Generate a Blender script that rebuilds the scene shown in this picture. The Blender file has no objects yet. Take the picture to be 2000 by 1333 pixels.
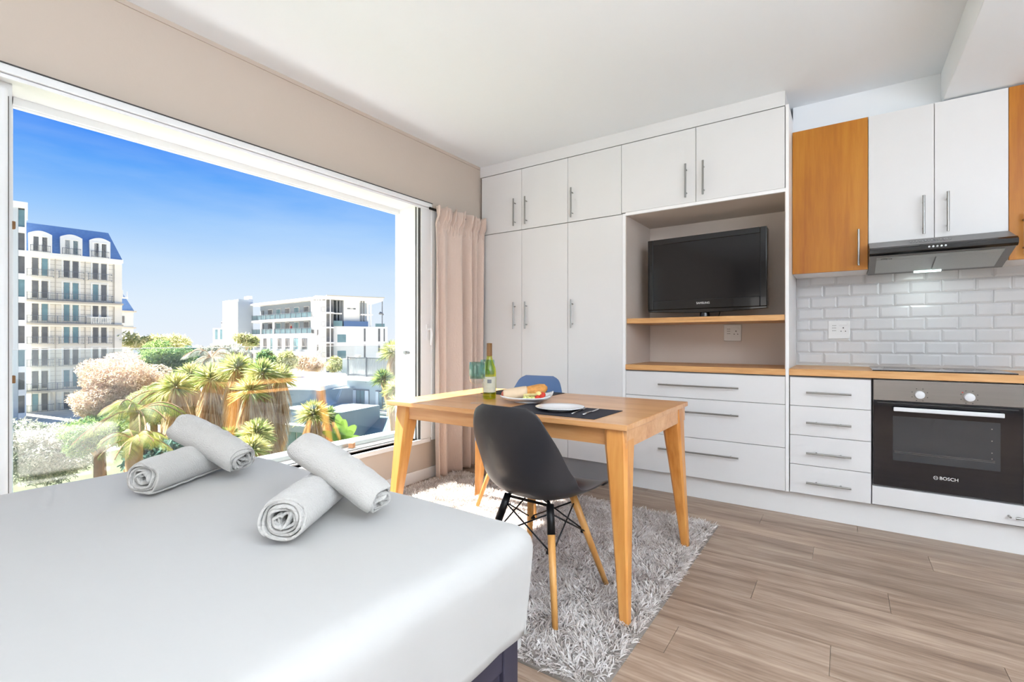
import bpy, bmesh, math, random
import numpy as np
from mathutils import Vector, Matrix
random.seed(7); rng = np.random.default_rng(7)
PI = math.pi
sc = bpy.context.scene
COL = sc.collection

# ---------------------------------------------------------------- camera
YAW = math.radians(34.46); F_PX = 947.0
cam = bpy.data.objects.new('camera', bpy.data.cameras.new('camera')); COL.objects.link(cam)
cam.location = (0, 0, 1.07); cam.rotation_euler = (PI/2, 0, YAW)
cam.data.lens = F_PX/2000*36; cam.data.sensor_width = 36; cam.data.shift_y = -0.001
cam.data.clip_start = 0.02; cam.data.clip_end = 600
sc.camera = cam
SA, CA = math.sin(YAW), math.cos(YAW)
def W(px, py, d):
    """world point of a thing seen at (px, py) of the 2000x1333 photo and d metres deep"""
    u = (px-1000)/F_PX; v = (664.5-py)/F_PX
    return Vector((d*(-SA+u*CA), d*(CA+u*SA), 1.07+d*v))

# ---------------------------------------------------------------- world, sun, lamps, exposure
vs = sc.view_settings
vs.view_transform = 'Standard'; vs.look = 'None'; vs.exposure = 0.0; vs.gamma = 1.0; vs.use_curve_mapping = False
world = bpy.data.worlds.new('world'); sc.world = world; world.use_nodes = True
def make_world():
    nt = world.node_tree; nt.nodes.clear(); N = nt.nodes.new; L = nt.links.new
    tc = N('ShaderNodeTexCoord'); sep = N('ShaderNodeSeparateXYZ'); L(tc.outputs['Generated'], sep.inputs[0])
    ramp = N('ShaderNodeValToRGB'); cr = ramp.color_ramp
    stops = [(0.0, (.84, .90, .98)), (.06, (.76, .87, .99)), (.13, (.60, .78, .99)), (.20, (.34, .60, .99)),
             (.27, (.11, .39, .97)), (.33, (.04, .25, .95)), (.5, (.06, .30, .92)), (1.0, (.05, .26, .84))]
    cr.elements[0].position = 0; cr.elements[0].color = (*stops[0][1], 1)
    cr.elements[1].position = 1; cr.elements[1].color = (*stops[-1][1], 1)
    for p, c in stops[1:-1]:
        e = cr.elements.new(p); e.color = (*c, 1)
    L(sep.outputs['Z'], ramp.inputs[0])
    mp = N('ShaderNodeMapping'); mp.inputs['Scale'].default_value = (2.2, 1.2, 7.0); mp.inputs['Rotation'].default_value = (.3, .25, .4)
    L(tc.outputs['Generated'], mp.inputs[0])
    no = N('ShaderNodeTexNoise'); no.inputs['Scale'].default_value = 1.6; no.inputs['Detail'].default_value = 7; no.inputs['Roughness'].default_value = .55
    L(mp.outputs[0], no.inputs['Vector'])
    r2 = N('ShaderNodeValToRGB'); r2.color_ramp.elements[0].position = .42; r2.color_ramp.elements[1].position = .85
    L(no.outputs['Fac'], r2.inputs[0])
    mul = N('ShaderNodeMath'); mul.operation = 'MULTIPLY'; mul.inputs[1].default_value = .36; L(r2.outputs[0], mul.inputs[0])
    mix = N('ShaderNodeMix'); mix.data_type = 'RGBA'; L(mul.outputs[0], mix.inputs['Factor']); L(ramp.outputs[0], mix.inputs['A'])
    mix.inputs['B'].default_value = (.78, .90, 1.0, 1)
    bg = N('ShaderNodeBackground'); bg.inputs['Strength'].default_value = 1.0; L(mix.outputs['Result'], bg.inputs['Color'])
    out = N('ShaderNodeOutputWorld'); L(bg.outputs[0], out.inputs[0])
make_world()
sl = bpy.data.lights.new('sun', 'SUN'); sl.energy = 28.0; sl.angle = .009; sl.color = (1.0, .95, .87)
sun = bpy.data.objects.new('sun', sl); COL.objects.link(sun)
sun.rotation_euler = Vector((-.84, -.15, 1.0)).to_track_quat('Z', 'Y').to_euler()
def area(name, loc, size, power, target, color=(1, 1, 1)):
    l = bpy.data.lights.new(name, 'AREA'); l.shape = 'RECTANGLE'; l.size, l.size_y = size; l.energy = power; l.color = color
    o = bpy.data.objects.new(name, l); COL.objects.link(o); o.location = loc
    o.rotation_euler = (Vector(target)-Vector(loc)).to_track_quat('-Z', 'Y').to_euler(); return o
area('rear_fill_light', (-.9, -2.9, 1.05), (2.6, 1.6), 33, (.3, 3.0, .1), (1, .98, .95))  # added fill from behind the camera, no window stands there
area('bounce_fill', (1.55, -.45, 1.55), (1.8, 1.8), 258, (1.55, -.44, 4.0), (.92, .965, 1))  # added uplight, fills the room by bouncing off the ceiling

# ---------------------------------------------------------------- materials
MATS = {}
def lin(c):
    f = lambda x: x/12.92 if x <= .04045 else ((x+.055)/1.055)**2.4
    return tuple(f(v/255) for v in c)
def pmat(name, rgb, rough=.5, metal=0.0, spec=.5, alpha=None, trans=0, ior=1.45, noise=None, bump=None, emit=None, coat=0, sheen=0):
    """rgb in 0-255 sRGB. noise=(scale, amount, stretch xyz), bump=(scale, strength, stretch)"""
    m = bpy.data.materials.new(name); m.use_nodes = True; nt = m.node_tree; b = nt.nodes['Principled BSDF']
    c = lin(rgb); b.inputs['Base Color'].default_value = (*c, 1); b.inputs['Roughness'].default_value = rough
    b.inputs['Metallic'].default_value = metal; b.inputs['Specular IOR Level'].default_value = spec
    b.inputs['Transmission Weight'].default_value = trans; b.inputs['IOR'].default_value = ior
    b.inputs['Coat Weight'].default_value = coat; b.inputs['Sheen Weight'].default_value = sheen
    N = nt.nodes.new; L = nt.links.new
    if noise or bump:
        tc = N('ShaderNodeTexCoord')
    if noise:
        mp = N('ShaderNodeMapping'); mp.inputs['Scale'].default_value = noise[2]; L(tc.outputs['Object'], mp.inputs[0])
        n = N('ShaderNodeTexNoise'); n.inputs['Scale'].default_value = noise[0]; n.inputs['Detail'].default_value = 5; L(mp.outputs[0], n.inputs['Vector'])
        mx = N('ShaderNodeMix'); mx.data_type = 'RGBA'; L(n.outputs['Fac'], mx.inputs['Factor'])
        a = noise[1]
        mx.inputs['A'].default_value = (*[v*(1-a) for v in c], 1); mx.inputs['B'].default_value = (*[min(1, v*(1+a)) for v in c], 1)
        L(mx.outputs['Result'], b.inputs['Base Color'])
    if bump:
        mp2 = N('ShaderNodeMapping'); mp2.inputs['Scale'].default_value = bump[2]; L(tc.outputs['Object'], mp2.inputs[0])
        n2 = N('ShaderNodeTexNoise'); n2.inputs['Scale'].default_value = bump[0]; n2.inputs['Detail'].default_value = 4; L(mp2.outputs[0], n2.inputs['Vector'])
        bp = N('ShaderNodeBump'); bp.inputs['Strength'].default_value = bump[1]; bp.inputs['Distance'].default_value = .01
        L(n2.outputs['Fac'], bp.inputs['Height']); L(bp.outputs[0], b.inputs['Normal'])
    if emit:
        b.inputs['Emission Color'].default_value = (*lin(emit[0]), 1); b.inputs['Emission Strength'].default_value = emit[1]
    MATS[name] = m; return m

def wood(name, dark, mid, light, axis='X', scale=1.0, rough=.4, ring=1.0, perobj=.0, contrast=1.0, coat=.0):
    """grain stretched along axis"""
    m = bpy.data.materials.new(name); m.use_nodes = True; nt = m.node_tree; b = nt.nodes['Principled BSDF']
    N = nt.nodes.new; L = nt.links.new
    tc = N('ShaderNodeTexCoord'); oi = N('ShaderNodeObjectInfo')
    off = N('ShaderNodeVectorMath'); off.operation = 'SCALE'
    cmb = N('ShaderNodeCombineXYZ'); 
    for i in range(3): L(oi.outputs['Random'], cmb.inputs[i])
    L(cmb.outputs[0], off.inputs[0]); off.inputs['Scale'].default_value = 37.0 if perobj else 0
    add = N('ShaderNodeVectorMath'); L(tc.outputs['Object'], add.inputs[0]); L(off.outputs[0], add.inputs[1])
    mp = N('ShaderNodeMapping'); s = [1, 1, 1]; ai = 'XYZ'.index(axis); s[ai] = .085
    mp.inputs['Scale'].default_value = [v*scale for v in s]; L(add.outputs[0], mp.inputs[0])
    n1 = N('ShaderNodeTexNoise'); n1.inputs['Scale'].default_value = 7*ring; n1.inputs['Detail'].default_value = 6; n1.inputs['Distortion'].default_value = .6; L(mp.outputs[0], n1.inputs['Vector'])
    n2 = N('ShaderNodeTexNoise'); n2.inputs['Scale'].default_value = 60; n2.inputs['Detail'].default_value = 4; L(mp.outputs[0], n2.inputs['Vector'])
    mx = N('ShaderNodeMix'); mx.inputs['Factor'].default_value = .33; L(n1.outputs['Fac'], mx.inputs['A']); L(n2.outputs['Fac'], mx.inputs['B'])
    r = N('ShaderNodeValToRGB'); e = r.color_ramp.elements
    w = .17/contrast
    e[0].position = .5-w; e[0].color = (*lin(dark), 1); e[1].position = .5+w; e[1].color = (*lin(light), 1)
    k = e.new(.5); k.color = (*lin(mid), 1); L(mx.outputs['Result'], r.inputs[0])
    hv = N('ShaderNodeHueSaturation'); L(r.outputs[0], hv.inputs['Color'])
    if perobj:
        mr = N('ShaderNodeMapRange'); mr.inputs['To Min'].default_value = 1-perobj; mr.inputs['To Max'].default_value = 1+perobj; L(oi.outputs['Random'], mr.inputs[0]); L(mr.outputs[0], hv.inputs['Value'])
    L(hv.outputs[0], b.inputs['Base Color']); b.inputs['Roughness'].default_value = rough; b.inputs['Coat Weight'].default_value = coat
    b.inputs['Coat Roughness'].default_value = .15
    bp = N('ShaderNodeBump'); bp.inputs['Strength'].default_value = .12; bp.inputs['Distance'].default_value = .004; L(n2.outputs['Fac'], bp.inputs['Height']); L(bp.outputs[0], b.inputs['Normal'])
    MATS[name] = m; return m

def leafmat(name, c1, c2, trans=.45, scale=1.5, rough=.6):
    m = bpy.data.materials.new(name); m.use_nodes = True; nt = m.node_tree; nt.nodes.clear(); N = nt.nodes.new; L = nt.links.new
    geo = N('ShaderNodeNewGeometry'); n = N('ShaderNodeTexNoise'); n.inputs['Scale'].default_value = scale; n.inputs['Detail'].default_value = 3
    L(geo.outputs['Position'], n.inputs['Vector'])
    mm = N('ShaderNodeMath'); mm.operation = 'ADD'; L(n.outputs['Fac'], mm.inputs[0])
    m2 = N('ShaderNodeMath'); m2.operation = 'MULTIPLY_ADD'; L(geo.outputs['Random Per Island'], m2.inputs[0]); m2.inputs[1].default_value = .5; m2.inputs[2].default_value = -.25; L(m2.outputs[0], mm.inputs[1])
    r = N('ShaderNodeValToRGB'); r.color_ramp.elements[0].position = .3; r.color_ramp.elements[1].position = .7
    r.color_ramp.elements[0].color = (*lin(c1), 1); r.color_ramp.elements[1].color = (*lin(c2), 1); L(mm.outputs[0], r.inputs[0])
    d = N('ShaderNodeBsdfPrincipled'); d.inputs['Roughness'].default_value = rough; L(r.outputs[0], d.inputs['Base Color'])
    t = N('ShaderNodeBsdfTranslucent'); L(r.outputs[0], t.inputs['Color'])
    mx = N('ShaderNodeMixShader'); mx.inputs[0].default_value = trans; L(d.outputs[0], mx.inputs[1]); L(t.outputs[0], mx.inputs[2])
    o = N('ShaderNodeOutputMaterial'); L(mx.outputs[0], o.inputs[0]); MATS[name] = m; return m

def glassmat(name, tint, ior=1.5, gloss=1.0):
    """thin clear pane: tinted see-through with a mirror reflection by the Fresnel law"""
    m = bpy.data.materials.new(name); m.use_nodes = True; nt = m.node_tree; nt.nodes.clear(); N = nt.nodes.new; L = nt.links.new
    t = N('ShaderNodeBsdfTransparent'); t.inputs[0].default_value = (*tint, 1)
    g = N('ShaderNodeBsdfGlossy'); g.inputs['Roughness'].default_value = 0.0; g.inputs[0].default_value = (gloss, gloss, gloss, 1)
    gm = N('ShaderNodeNewGeometry'); mr = N('ShaderNodeMapRange'); mr.inputs['To Min'].default_value = ior; mr.inputs['To Max'].default_value = 1/ior; L(gm.outputs['Backfacing'], mr.inputs[0])
    f = N('ShaderNodeFresnel'); L(mr.outputs[0], f.inputs[0])
    mx = N('ShaderNodeMixShader'); L(f.outputs[0], mx.inputs[0]); L(t.outputs[0], mx.inputs[1]); L(g.outputs[0], mx.inputs[2])
    o = N('ShaderNodeOutputMaterial'); L(mx.outputs[0], o.inputs[0]); MATS[name] = m; return m

pmat('wall_beige', (200, 187, 175), .85, noise=(3, .02, (1, 1, 1)), bump=(60, .05, (1, 1, 1)))
pmat('wall_rear', (168, 162, 156), .85)
pmat('ceiling_white', (240, 245, 250), .9)
pmat('trim_white', (240, 240, 240), .45)
pmat('frame_white', (236, 238, 240), .35)
pmat('seal_dark', (70, 68, 66), .5)
pmat('track_pale', (206, 208, 208), .5)
pmat('track_grey', (150, 155, 155), .35, metal=.6)
pmat('cabinet_white', (226, 226, 227), .32, noise=(4, .012, (1, 1, 1)))
pmat('cabinet_edge', (246, 246, 248), .35)
pmat('carcass_grey', (150, 150, 152), .7)
pmat('niche_taupe', (210, 198, 189), .6, noise=(3, .03, (1, 1, 1)))
pmat('kick_white', (232, 232, 232), .4)
pmat('steel', (158, 158, 156), .28, metal=1.0)
pmat('brushed_steel', (140, 136, 133), .34, metal=1.0, noise=(40, .10, (.03, 1, 12)))
pmat('black_glass', (10, 11, 20), .06, spec=.6, coat=.3)
pmat('oven_window', (46, 52, 58), .05, spec=.8)
pmat('black_gloss', (14, 14, 16), .14, coat=.6)
pmat('black_hood', (22, 22, 24), .22, coat=.3)
pmat('hood_grey', (120, 120, 120), .35)
pmat('hood_mesh', (176, 178, 176), .4, metal=.7, noise=(200, .12, (1, 1, 1)))
pmat('tv_screen', (26, 26, 28), .10, spec=.5)
pmat('tv_bezel', (12, 13, 16), .16, coat=.3)
pmat('white_print', (235, 235, 235), .5)
pmat('grey_print', (60, 60, 60), .5)
pmat('lamp_glow', (235, 250, 246), .4, emit=((220, 255, 250), 6))
pmat('tile_white', (204, 204, 206), .2)
pmat('grout', (206, 206, 206), .8)
pmat('socket_white', (226, 226, 226), .35)
pmat('knob_white', (224, 226, 230), .25)
pmat('sheet_white', (183, 182, 180), .9, sheen=.2, noise=(2.5, .02, (1, 1, 1)), bump=(5, .25, (1, 1, 1)))
pmat('towel_white', (190, 187, 183), .95, sheen=.4, bump=(260, .5, (1, 1, 1)))
pmat('bed_frame', (52, 50, 66), .55, noise=(18, .12, (1, 1, .1)))
pmat('plastic_black', (50, 50, 54), .34, coat=.1)
pmat('plastic_blue', (92, 118, 158), .32)
pmat('metal_black', (24, 24, 26), .4, metal=.4)
pmat('curtain', (216, 196, 184), .9, sheen=.3, bump=(180, .35, (1, 1, .3)))
pmat('porcelain', (236, 237, 240), .14, coat=.4)
pmat('placemat', (44, 44, 54), .8, bump=(300, .6, (1, 1, 1)))
pmat('cutlery', (200, 200, 202), .16, metal=1.0)
pmat('cork_cap', (134, 96, 56), .5)
pmat('label_paper', (206, 204, 186), .6, noise=(60, .12, (1, 1, 1)))
pmat('crust', (214, 150, 78), .6, noise=(45, .45, (1, 1, 1)), bump=(90, .6, (1, 1, 1)))
pmat('crumb', (240, 214, 150), .8, noise=(60, .3, (1, 1, 1)))
pmat('ham', (206, 112, 92), .5, noise=(50, .3, (1, 1, 1)))
pmat('wrap_paper', (226, 200, 168), .6, noise=(30, .12, (1, 1, 1)))
pmat('grape', (214, 214, 132), .25, noise=(30, .1, (1, 1, 1)))
pmat('strawberry', (206, 56, 38), .35, noise=(80, .2, (1, 1, 1)))
pmat('cheese', (246, 226, 150), .5)
pmat('stone_brown', (190, 140, 104), .7, noise=(60, .3, (1, 1, 1)))
pmat('rug_base', (140, 132, 126), .9)
# outside
pmat('hotel_wall', (244, 236, 220), .8, noise=(1.2, .03, (1, 1, 1)))
pmat('hotel_joint', (196, 186, 170), .9)
pmat('hotel_trim', (248, 244, 234), .8)
pmat('slate_blue', (104, 136, 182), .55, noise=(3, .25, (1, 1, 3)))
pmat('pane_dark', (112, 112, 112), .12, noise=(.8, .5, (1, 1, 1)))
pmat('pane_teal', (120, 150, 156), .12, noise=(1.2, .3, (1, 1, 1)))
pmat('rail_iron', (120, 124, 130), .6)
pmat('tower_grey', (196, 202, 202), .85)
pmat('render_white', (240, 238, 234), .85, noise=(.5, .02, (1, 1, 1)))
pmat('render_grey_shade', (160, 171, 180), .85)  # darkened to put the stair tower's shade into the colour
pmat('house_grey', (156, 166, 172), .85, noise=(.8, .05, (1, 1, 1)))
pmat('house_blue', (192, 202, 205), .85)
pmat('roof_white', (246, 243, 236), .8)
pmat('fence_grey', (198, 198, 196), .8)
pmat('soil', (214, 206, 192), .95, noise=(.6, .2, (1, 1, 1)))
pmat('curtain_pale', (232, 236, 238), .9)
pmat('bark', (206, 164, 120), .9, noise=(6, .25, (1, 1, .5)), bump=(20, .8, (1, 1, 1)))
pmat('red_shirt', (180, 60, 60), .8)
wood('oak_door', (164, 94, 14), (186, 117, 24), (198, 133, 38), 'Z', 1.0, .45, 1.2, contrast=.9)
wood('worktop_wood', (176, 120, 66), (212, 160, 102), (228, 182, 128), 'X', 1.5, .4, 1.2)
wood('table_wood', (176, 112, 60), (210, 152, 96), (226, 176, 122), 'X', 1.0, .32, 1.0, contrast=.9, coat=.25)
wood('leg_wood', (182, 112, 44), (212, 146, 74), (224, 166, 92), 'Z', 1.0, .38, 1.3, coat=.2)
wood('dowel_wood', (198, 136, 66), (216, 158, 88), (228, 176, 106), 'Z', 2.0, .4, 1.0)
wood('floor_wood', (120, 98, 82), (156, 133, 115), (184, 163, 145), 'X', 1.7, .42, 1.3, perobj=.10, contrast=1.1)
leafmat('yucca_green', (144, 164, 90), (244, 232, 166), .5, 2.0)
leafmat('yucca_dark', (66, 108, 66), (176, 190, 110), .5, 2.0)
leafmat('dead_leaf', (206, 170, 122), (250, 230, 196), .4, 2.0)
leafmat('palm_green', (92, 122, 66), (206, 200, 104), .5, .8)
leafmat('banana_green', (86, 150, 62), (170, 206, 90), .55, 1.0)
leafmat('bush_pink', (198, 176, 144), (246, 222, 204), .5, .7)
leafmat('bush_olive', (150, 160, 104), (224, 216, 170), .5, .7)
leafmat('tree_green', (92, 130, 88), (176, 198, 122), .45, .6)
leafmat('tree_teal', (76, 120, 116), (128, 160, 140), .45, .6)
leafmat('tree_silver', (130, 142, 120), (238, 230, 220), .5, 1.2)
leafmat('rug_yarn', (206, 196, 190), (252, 248, 246), .3, 9.0, .9)
glassmat('glass_clear', (.94, .975, .975), 1.85)
glassmat('glass_bright', (.97, .98, .98), 1.5)
glassmat('glass_teal', (.66, .83, .80), 1.5)
glassmat('glass_green', (.86, .88, .30), 1.5)
def M(n): return MATS[n]

# ---------------------------------------------------------------- mesh helpers
def wloc(o):
    v = Vector((0, 0, 0))
    while o: v += o.location; o = o.parent
    return v
def props(o, label=None, cat=None, group=None, kind=None):
    if label: o['label'] = label
    if cat: o['category'] = cat
    if group: o['group'] = group
    if kind: o['kind'] = kind
    return o
def empty(name, loc, rz=0, label=None, cat=None, group=None, kind=None):
    o = bpy.data.objects.new(name, None); COL.objects.link(o); o.location = loc; o.rotation_euler = (0, 0, rz); o.empty_display_size = .1
    return props(o, label, cat, group, kind)
def link(name, me, mat, parent=None, local=False, smooth=False):
    if mat is not None and not me.materials: me.materials.append(M(mat) if isinstance(mat, str) else mat)
    if smooth:
        for p in me.polygons: p.use_smooth = True
    o = bpy.data.objects.new(name, me); COL.objects.link(o)
    if parent:
        o.parent = parent
        if not local: o.location = -wloc(parent)
    return o
class MB:
    def __init__(s, mtx=None): s.v = []; s.f = []; s.m = mtx
    def add(s, vs_, fs):
        b = len(s.v)
        for p in vs_:
            p = Vector(p); s.v.append(tuple(s.m @ p) if s.m else tuple(p))
        s.f += [tuple(b+i for i in f) for f in fs]; return s
    def box(s, x0, x1, y0, y1, z0, z1):
        return s.add([(x0, y0, z0), (x1, y0, z0), (x1, y1, z0), (x0, y1, z0), (x0, y0, z1), (x1, y0, z1), (x1, y1, z1), (x0, y1, z1)],
                     [(0, 3, 2, 1), (4, 5, 6, 7), (0, 1, 5, 4), (1, 2, 6, 5), (2, 3, 7, 6), (3, 0, 4, 7)])
    def cyl(s, p0, p1, r0, r1=None, n=12, caps=True):
        r1 = r0 if r1 is None else r1; p0 = Vector(p0); p1 = Vector(p1); d = (p1-p0).normalized()
        a = d.orthogonal().normalized(); b = d.cross(a); vs_ = []
        for p, r in ((p0, r0), (p1, r1)):
            for i in range(n):
                t = 2*PI*i/n; vs_.append(p+a*(r*math.cos(t))+b*(r*math.sin(t)))
        fs = [(i, (i+1) % n, n+(i+1) % n, n+i) for i in range(n)]
        if caps: fs += [tuple(range(n-1, -1, -1)), tuple(range(n, 2*n))]
        return s.add(vs_, fs)
    def path(s, pts, rad, n=8):
        pts = [Vector(p) for p in pts]; k = len(pts); vs_ = []
        if not hasattr(rad, '__len__'): rad = [rad]*k
        ref = None
        for i, p in enumerate(pts):
            d = (pts[min(i+1, k-1)]-pts[max(i-1, 0)]).normalized()
            if ref is None: ref = d.orthogonal().normalized()
            a = (ref-d*ref.dot(d)).normalized(); ref = a; b = d.cross(a)
            for j in range(n):
                t = 2*PI*j/n; vs_.append(p+(a*math.cos(t)+b*math.sin(t))*rad[i])
        fs = [(i*n+j, i*n+(j+1) % n, (i+1)*n+(j+1) % n, (i+1)*n+j) for i in range(k-1) for j in range(n)]
        fs += [tuple(range(n-1, -1, -1)), tuple(range((k-1)*n, k*n))]
        return s.add(vs_, fs)
    def lathe(s, prof, n=28, c=(0, 0, 0), close=False):
        vs_ = []; k = len(prof)
        for r, z in prof:
            for j in range(n):
                t = 2*PI*j/n; vs_.append((c[0]+r*math.cos(t), c[1]+r*math.sin(t), c[2]+z))
        fs = [(i*n+j, i*n+(j+1) % n, (i+1)*n+(j+1) % n, (i+1)*n+j) for i in range(k-1) for j in range(n)]
        if close: fs += [((k-1)*n+j, (k-1)*n+(j+1) % n, (j+1) % n, j) for j in range(n)]
        return s.add(vs_, fs)
    def prism(s, poly, z0, z1, axis='Z'):
        n = len(poly); f = {'Z': lambda a, b, c: (a, b, c), 'Y': lambda a, b, c: (a, c, b), 'X': lambda a, b, c: (c, a, b)}[axis]
        vs_ = [f(a, b, z0) for a, b in poly]+[f(a, b, z1) for a, b in poly]
        return s.add(vs_, [tuple(range(n-1, -1, -1)), tuple(range(n, 2*n))]+[(i, (i+1) % n, n+(i+1) % n, n+i) for i in range(n)])
    def mesh(s, name='m'):
        me = bpy.data.meshes.new(name); me.from_pydata(s.v, [], s.f); me.update()
        bm = bmesh.new(); bm.from_mesh(me); bmesh.ops.recalc_face_normals(bm, faces=bm.faces); bm.to_mesh(me); bm.free(); return me
    def build(s, name, mat, parent=None, local=False, smooth=False, bevel=0, seg=2):
        o = link(name, s.mesh(name), mat, parent, local, smooth)
        if bevel:
            b = o.modifiers.new('bevel', 'BEVEL'); b.width = bevel; b.segments = seg; b.limit_method = 'ANGLE'; b.angle_limit = .6
        return o
def autosmooth(o, ang=40):
    """smooth faces but keep edges sharper than ang"""
    me = o.data; bm = bmesh.new(); bm.from_mesh(me)
    for f in bm.faces: f.smooth = True
    for e in bm.edges:
        if len(e.link_faces) == 2 and e.calc_face_angle(0) > math.radians(ang): e.smooth = False
    bm.to_mesh(me); bm.free(); return o
def copy_tree(o, parent=None):
    c = o.copy(); COL.objects.link(c)
    if parent: c.parent = parent
    for ch in list(o.children): copy_tree(ch, c)
    return c
def npmesh(name, co, quads, mat):
    me = bpy.data.meshes.new(name); nv = len(co); nf = len(quads); k = quads.shape[1]
    me.vertices.add(nv); me.vertices.foreach_set('co', np.asarray(co, np.float32).ravel())
    me.loops.add(nf*k); me.loops.foreach_set('vertex_index', np.asarray(quads, np.int32).ravel())
    me.polygons.add(nf); me.polygons.foreach_set('loop_start', np.arange(0, nf*k, k, dtype=np.int32))
    me.update(calc_edges=True); me.validate(); me.materials.append(M(mat)); return me
def ribbons(P, D, length, width, droop=0., seg=2, grav=(0, 0, -1), side=None, tip=.15, belly=1.0):
    """tapering leaf/yarn ribbons: P roots, D unit directions; returns verts, quads"""
    n = len(P); length = np.broadcast_to(length, n)[:, None]; width = np.broadcast_to(width, n)[:, None]
    droop = np.broadcast_to(droop, n)[:, None]; g = np.array(grav, float)
    if side is None:
        r = rng.normal(size=(n, 3)); side = np.cross(D, r)
    side = side/np.maximum(np.linalg.norm(side, axis=1, keepdims=True), 1e-6)
    vs_ = []
    for i in range(seg+1):
        t = i/seg; c = P+D*length*t+g*droop*length*t*t
        w = width*(.5*belly if 0 < t < 1 else (.5 if t == 0 else .5*tip))
        vs_ += [c-side*w, c+side*w]
    V = np.stack(vs_, 1).reshape(-1, 3); K = 2*(seg+1)
    base = (np.arange(n)*K)[:, None, None]
    q = np.array([[2*i, 2*i+1, 2*i+3, 2*i+2] for i in range(seg)])[None]
    return V, (base+q).reshape(-1, 4)
def join(parts):
    V = []; Q = []; o = 0
    for v, q in parts: V.append(v); Q.append(q+o); o += len(v)
    return np.concatenate(V), np.concatenate(Q)
def unit(v): return v/np.maximum(np.linalg.norm(v, axis=-1, keepdims=True), 1e-9)
def text(name, body, size, mat, mtx, parent=None, local=True, ext=.0004):
    cu = bpy.data.curves.new(name, 'FONT'); cu.body = body; cu.size = size; cu.extrude = ext; cu.align_x = 'CENTER'; cu.align_y = 'CENTER'
    tmp = bpy.data.objects.new('tmp', cu); COL.objects.link(tmp); bpy.context.view_layer.update()
    me = bpy.data.meshes.new_from_object(tmp.evaluated_get(bpy.context.evaluated_depsgraph_get())); bpy.data.objects.remove(tmp); me.name = name
    me.materials.clear(); me.materials.append(M(mat)); o = bpy.data.objects.new(name, me); COL.objects.link(o)
    if parent: o.parent = parent
    o.matrix_local = mtx; return o
FACE = Matrix.Rotation(PI/2, 4, 'X')     # text upright, readable from -Y

# ================================================================ STRUCTURE
XW = -2.66; YB = 3.90; ZC = 2.592; YF = -3.2; XR = 3.0
def struct(name, label=None): return props(empty(name, (0, 0, 0)), label, kind='structure')
def S(o, label=None): return props(o, label, kind='structure')
fl = S(MB().box(XW-.2, XR, YF, YB, -.12, -.008).build('floor', 'soil'), 'grey-brown wood plank floor of the studio')
# planks
pw = .185; pl = 1.22; row = 0; y = YB-.02
plank_meshes = {}
while y > .15:
    x = XW-(row*.47 % pl)
    while x < 2.0:
        x0 = max(x, XW+.005); x1 = x+pl
        if x1 > x0+.05:
            key = round(x1-x0, 3)
            if key not in plank_meshes:
                w = x1-x0-.0015; h = pw-.0015
                me = MB().add([(0, 0, 0), (w, 0, 0), (w, h, 0), (0, h, 0), (0, 0, -.006), (w, 0, -.006), (w, h, -.006), (0, h, -.006)],
                              [(0, 1, 2, 3), (0, 4, 5, 1), (1, 5, 6, 2), (2, 6, 7, 3), (3, 7, 4, 0)]).mesh('plank'); me.materials.append(M('floor_wood')); plank_meshes[key] = me
            o = bpy.data.objects.new('plank', plank_meshes[key]); COL.objects.link(o); o.parent = fl; o.location = (x0, y-pw, random.uniform(-.0003, .0003))
        x += pl
    y -= pw; row += 1
MB().box(XW, XR, YF, .15+pw*.4, -.008, -.001).build('floorboards', 'floor_wood', fl)
S(MB().box(XW-.3, XR+.2, YF-.2, YB+.2, ZC, ZC+.2).build('ceiling', 'ceiling_white'), 'flat white ceiling')
# window wall with opening Y .44..2.72, z .315..2.10 (goes on towards the rear of the room)
OY0, OY1, OZ0, OZ1 = .40, 2.735, .315, 2.115
wl_ = MB().box(XW-.24, XW, YF, OY0-.0, -.1, ZC)
wl_.box(XW-.24, XW, OY1, YB, -.1, ZC); wl_.box(XW-.24, XW, OY0, OY1, OZ1, ZC); wl_.box(XW-.24, XW, OY0, OY1, -.1, OZ0)
S(wl_.build('wall_left', 'wall_beige'), 'beige painted wall around the big window')
wb = S(MB().box(XW-.2, XR, YB+.006, YB+.2, -.1, ZC).build('wall_back', 'ceiling_white'), 'wall behind the kitchen units with white metro tiles')
S(MB().box(XR, XR+.2, YF, YB, -.1, ZC).build('wall_right', 'ceiling_white'))
wf = MB().box(XW, 0, YF-.2, YF, -.1, ZC); wf.box(0, XR, YF-.2, YF, -.1, ZC)
S(wf.build('wall_front', 'wall_rear'))
# dropped beam / bulkheads
S(MB().box(.452, XR, YF, YB, 2.408, ZC).build('trim_1', 'ceiling_white', bevel=.003), 'dropped ceiling section above the right-hand wall cupboards')
S(MB().box(-.28, .452, 3.665, YB, 2.402, ZC).build('trim_2', 'ceiling_white'), 'bulkhead over the wall cupboards')
S(MB().box(XW, -.300, 3.378, YB, 2.502, ZC).build('trim_3', 'cabinet_white'), 'flush bulkhead over the wardrobe')
S(MB().box(XW, XW+.007, .2, 3.37, ZC-.022, ZC-.0).build('trim_4', 'wall_beige'), 'shallow beige strip where window wall meets ceiling')
S(MB().box(XW, XW+.014, .2, 3.36, 0, .085).build('baseboard_left', 'trim_white', bevel=.004), 'white skirting under the window')
MB().box(XW, XW+.03, .2, 3.36, 0, .012)
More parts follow.
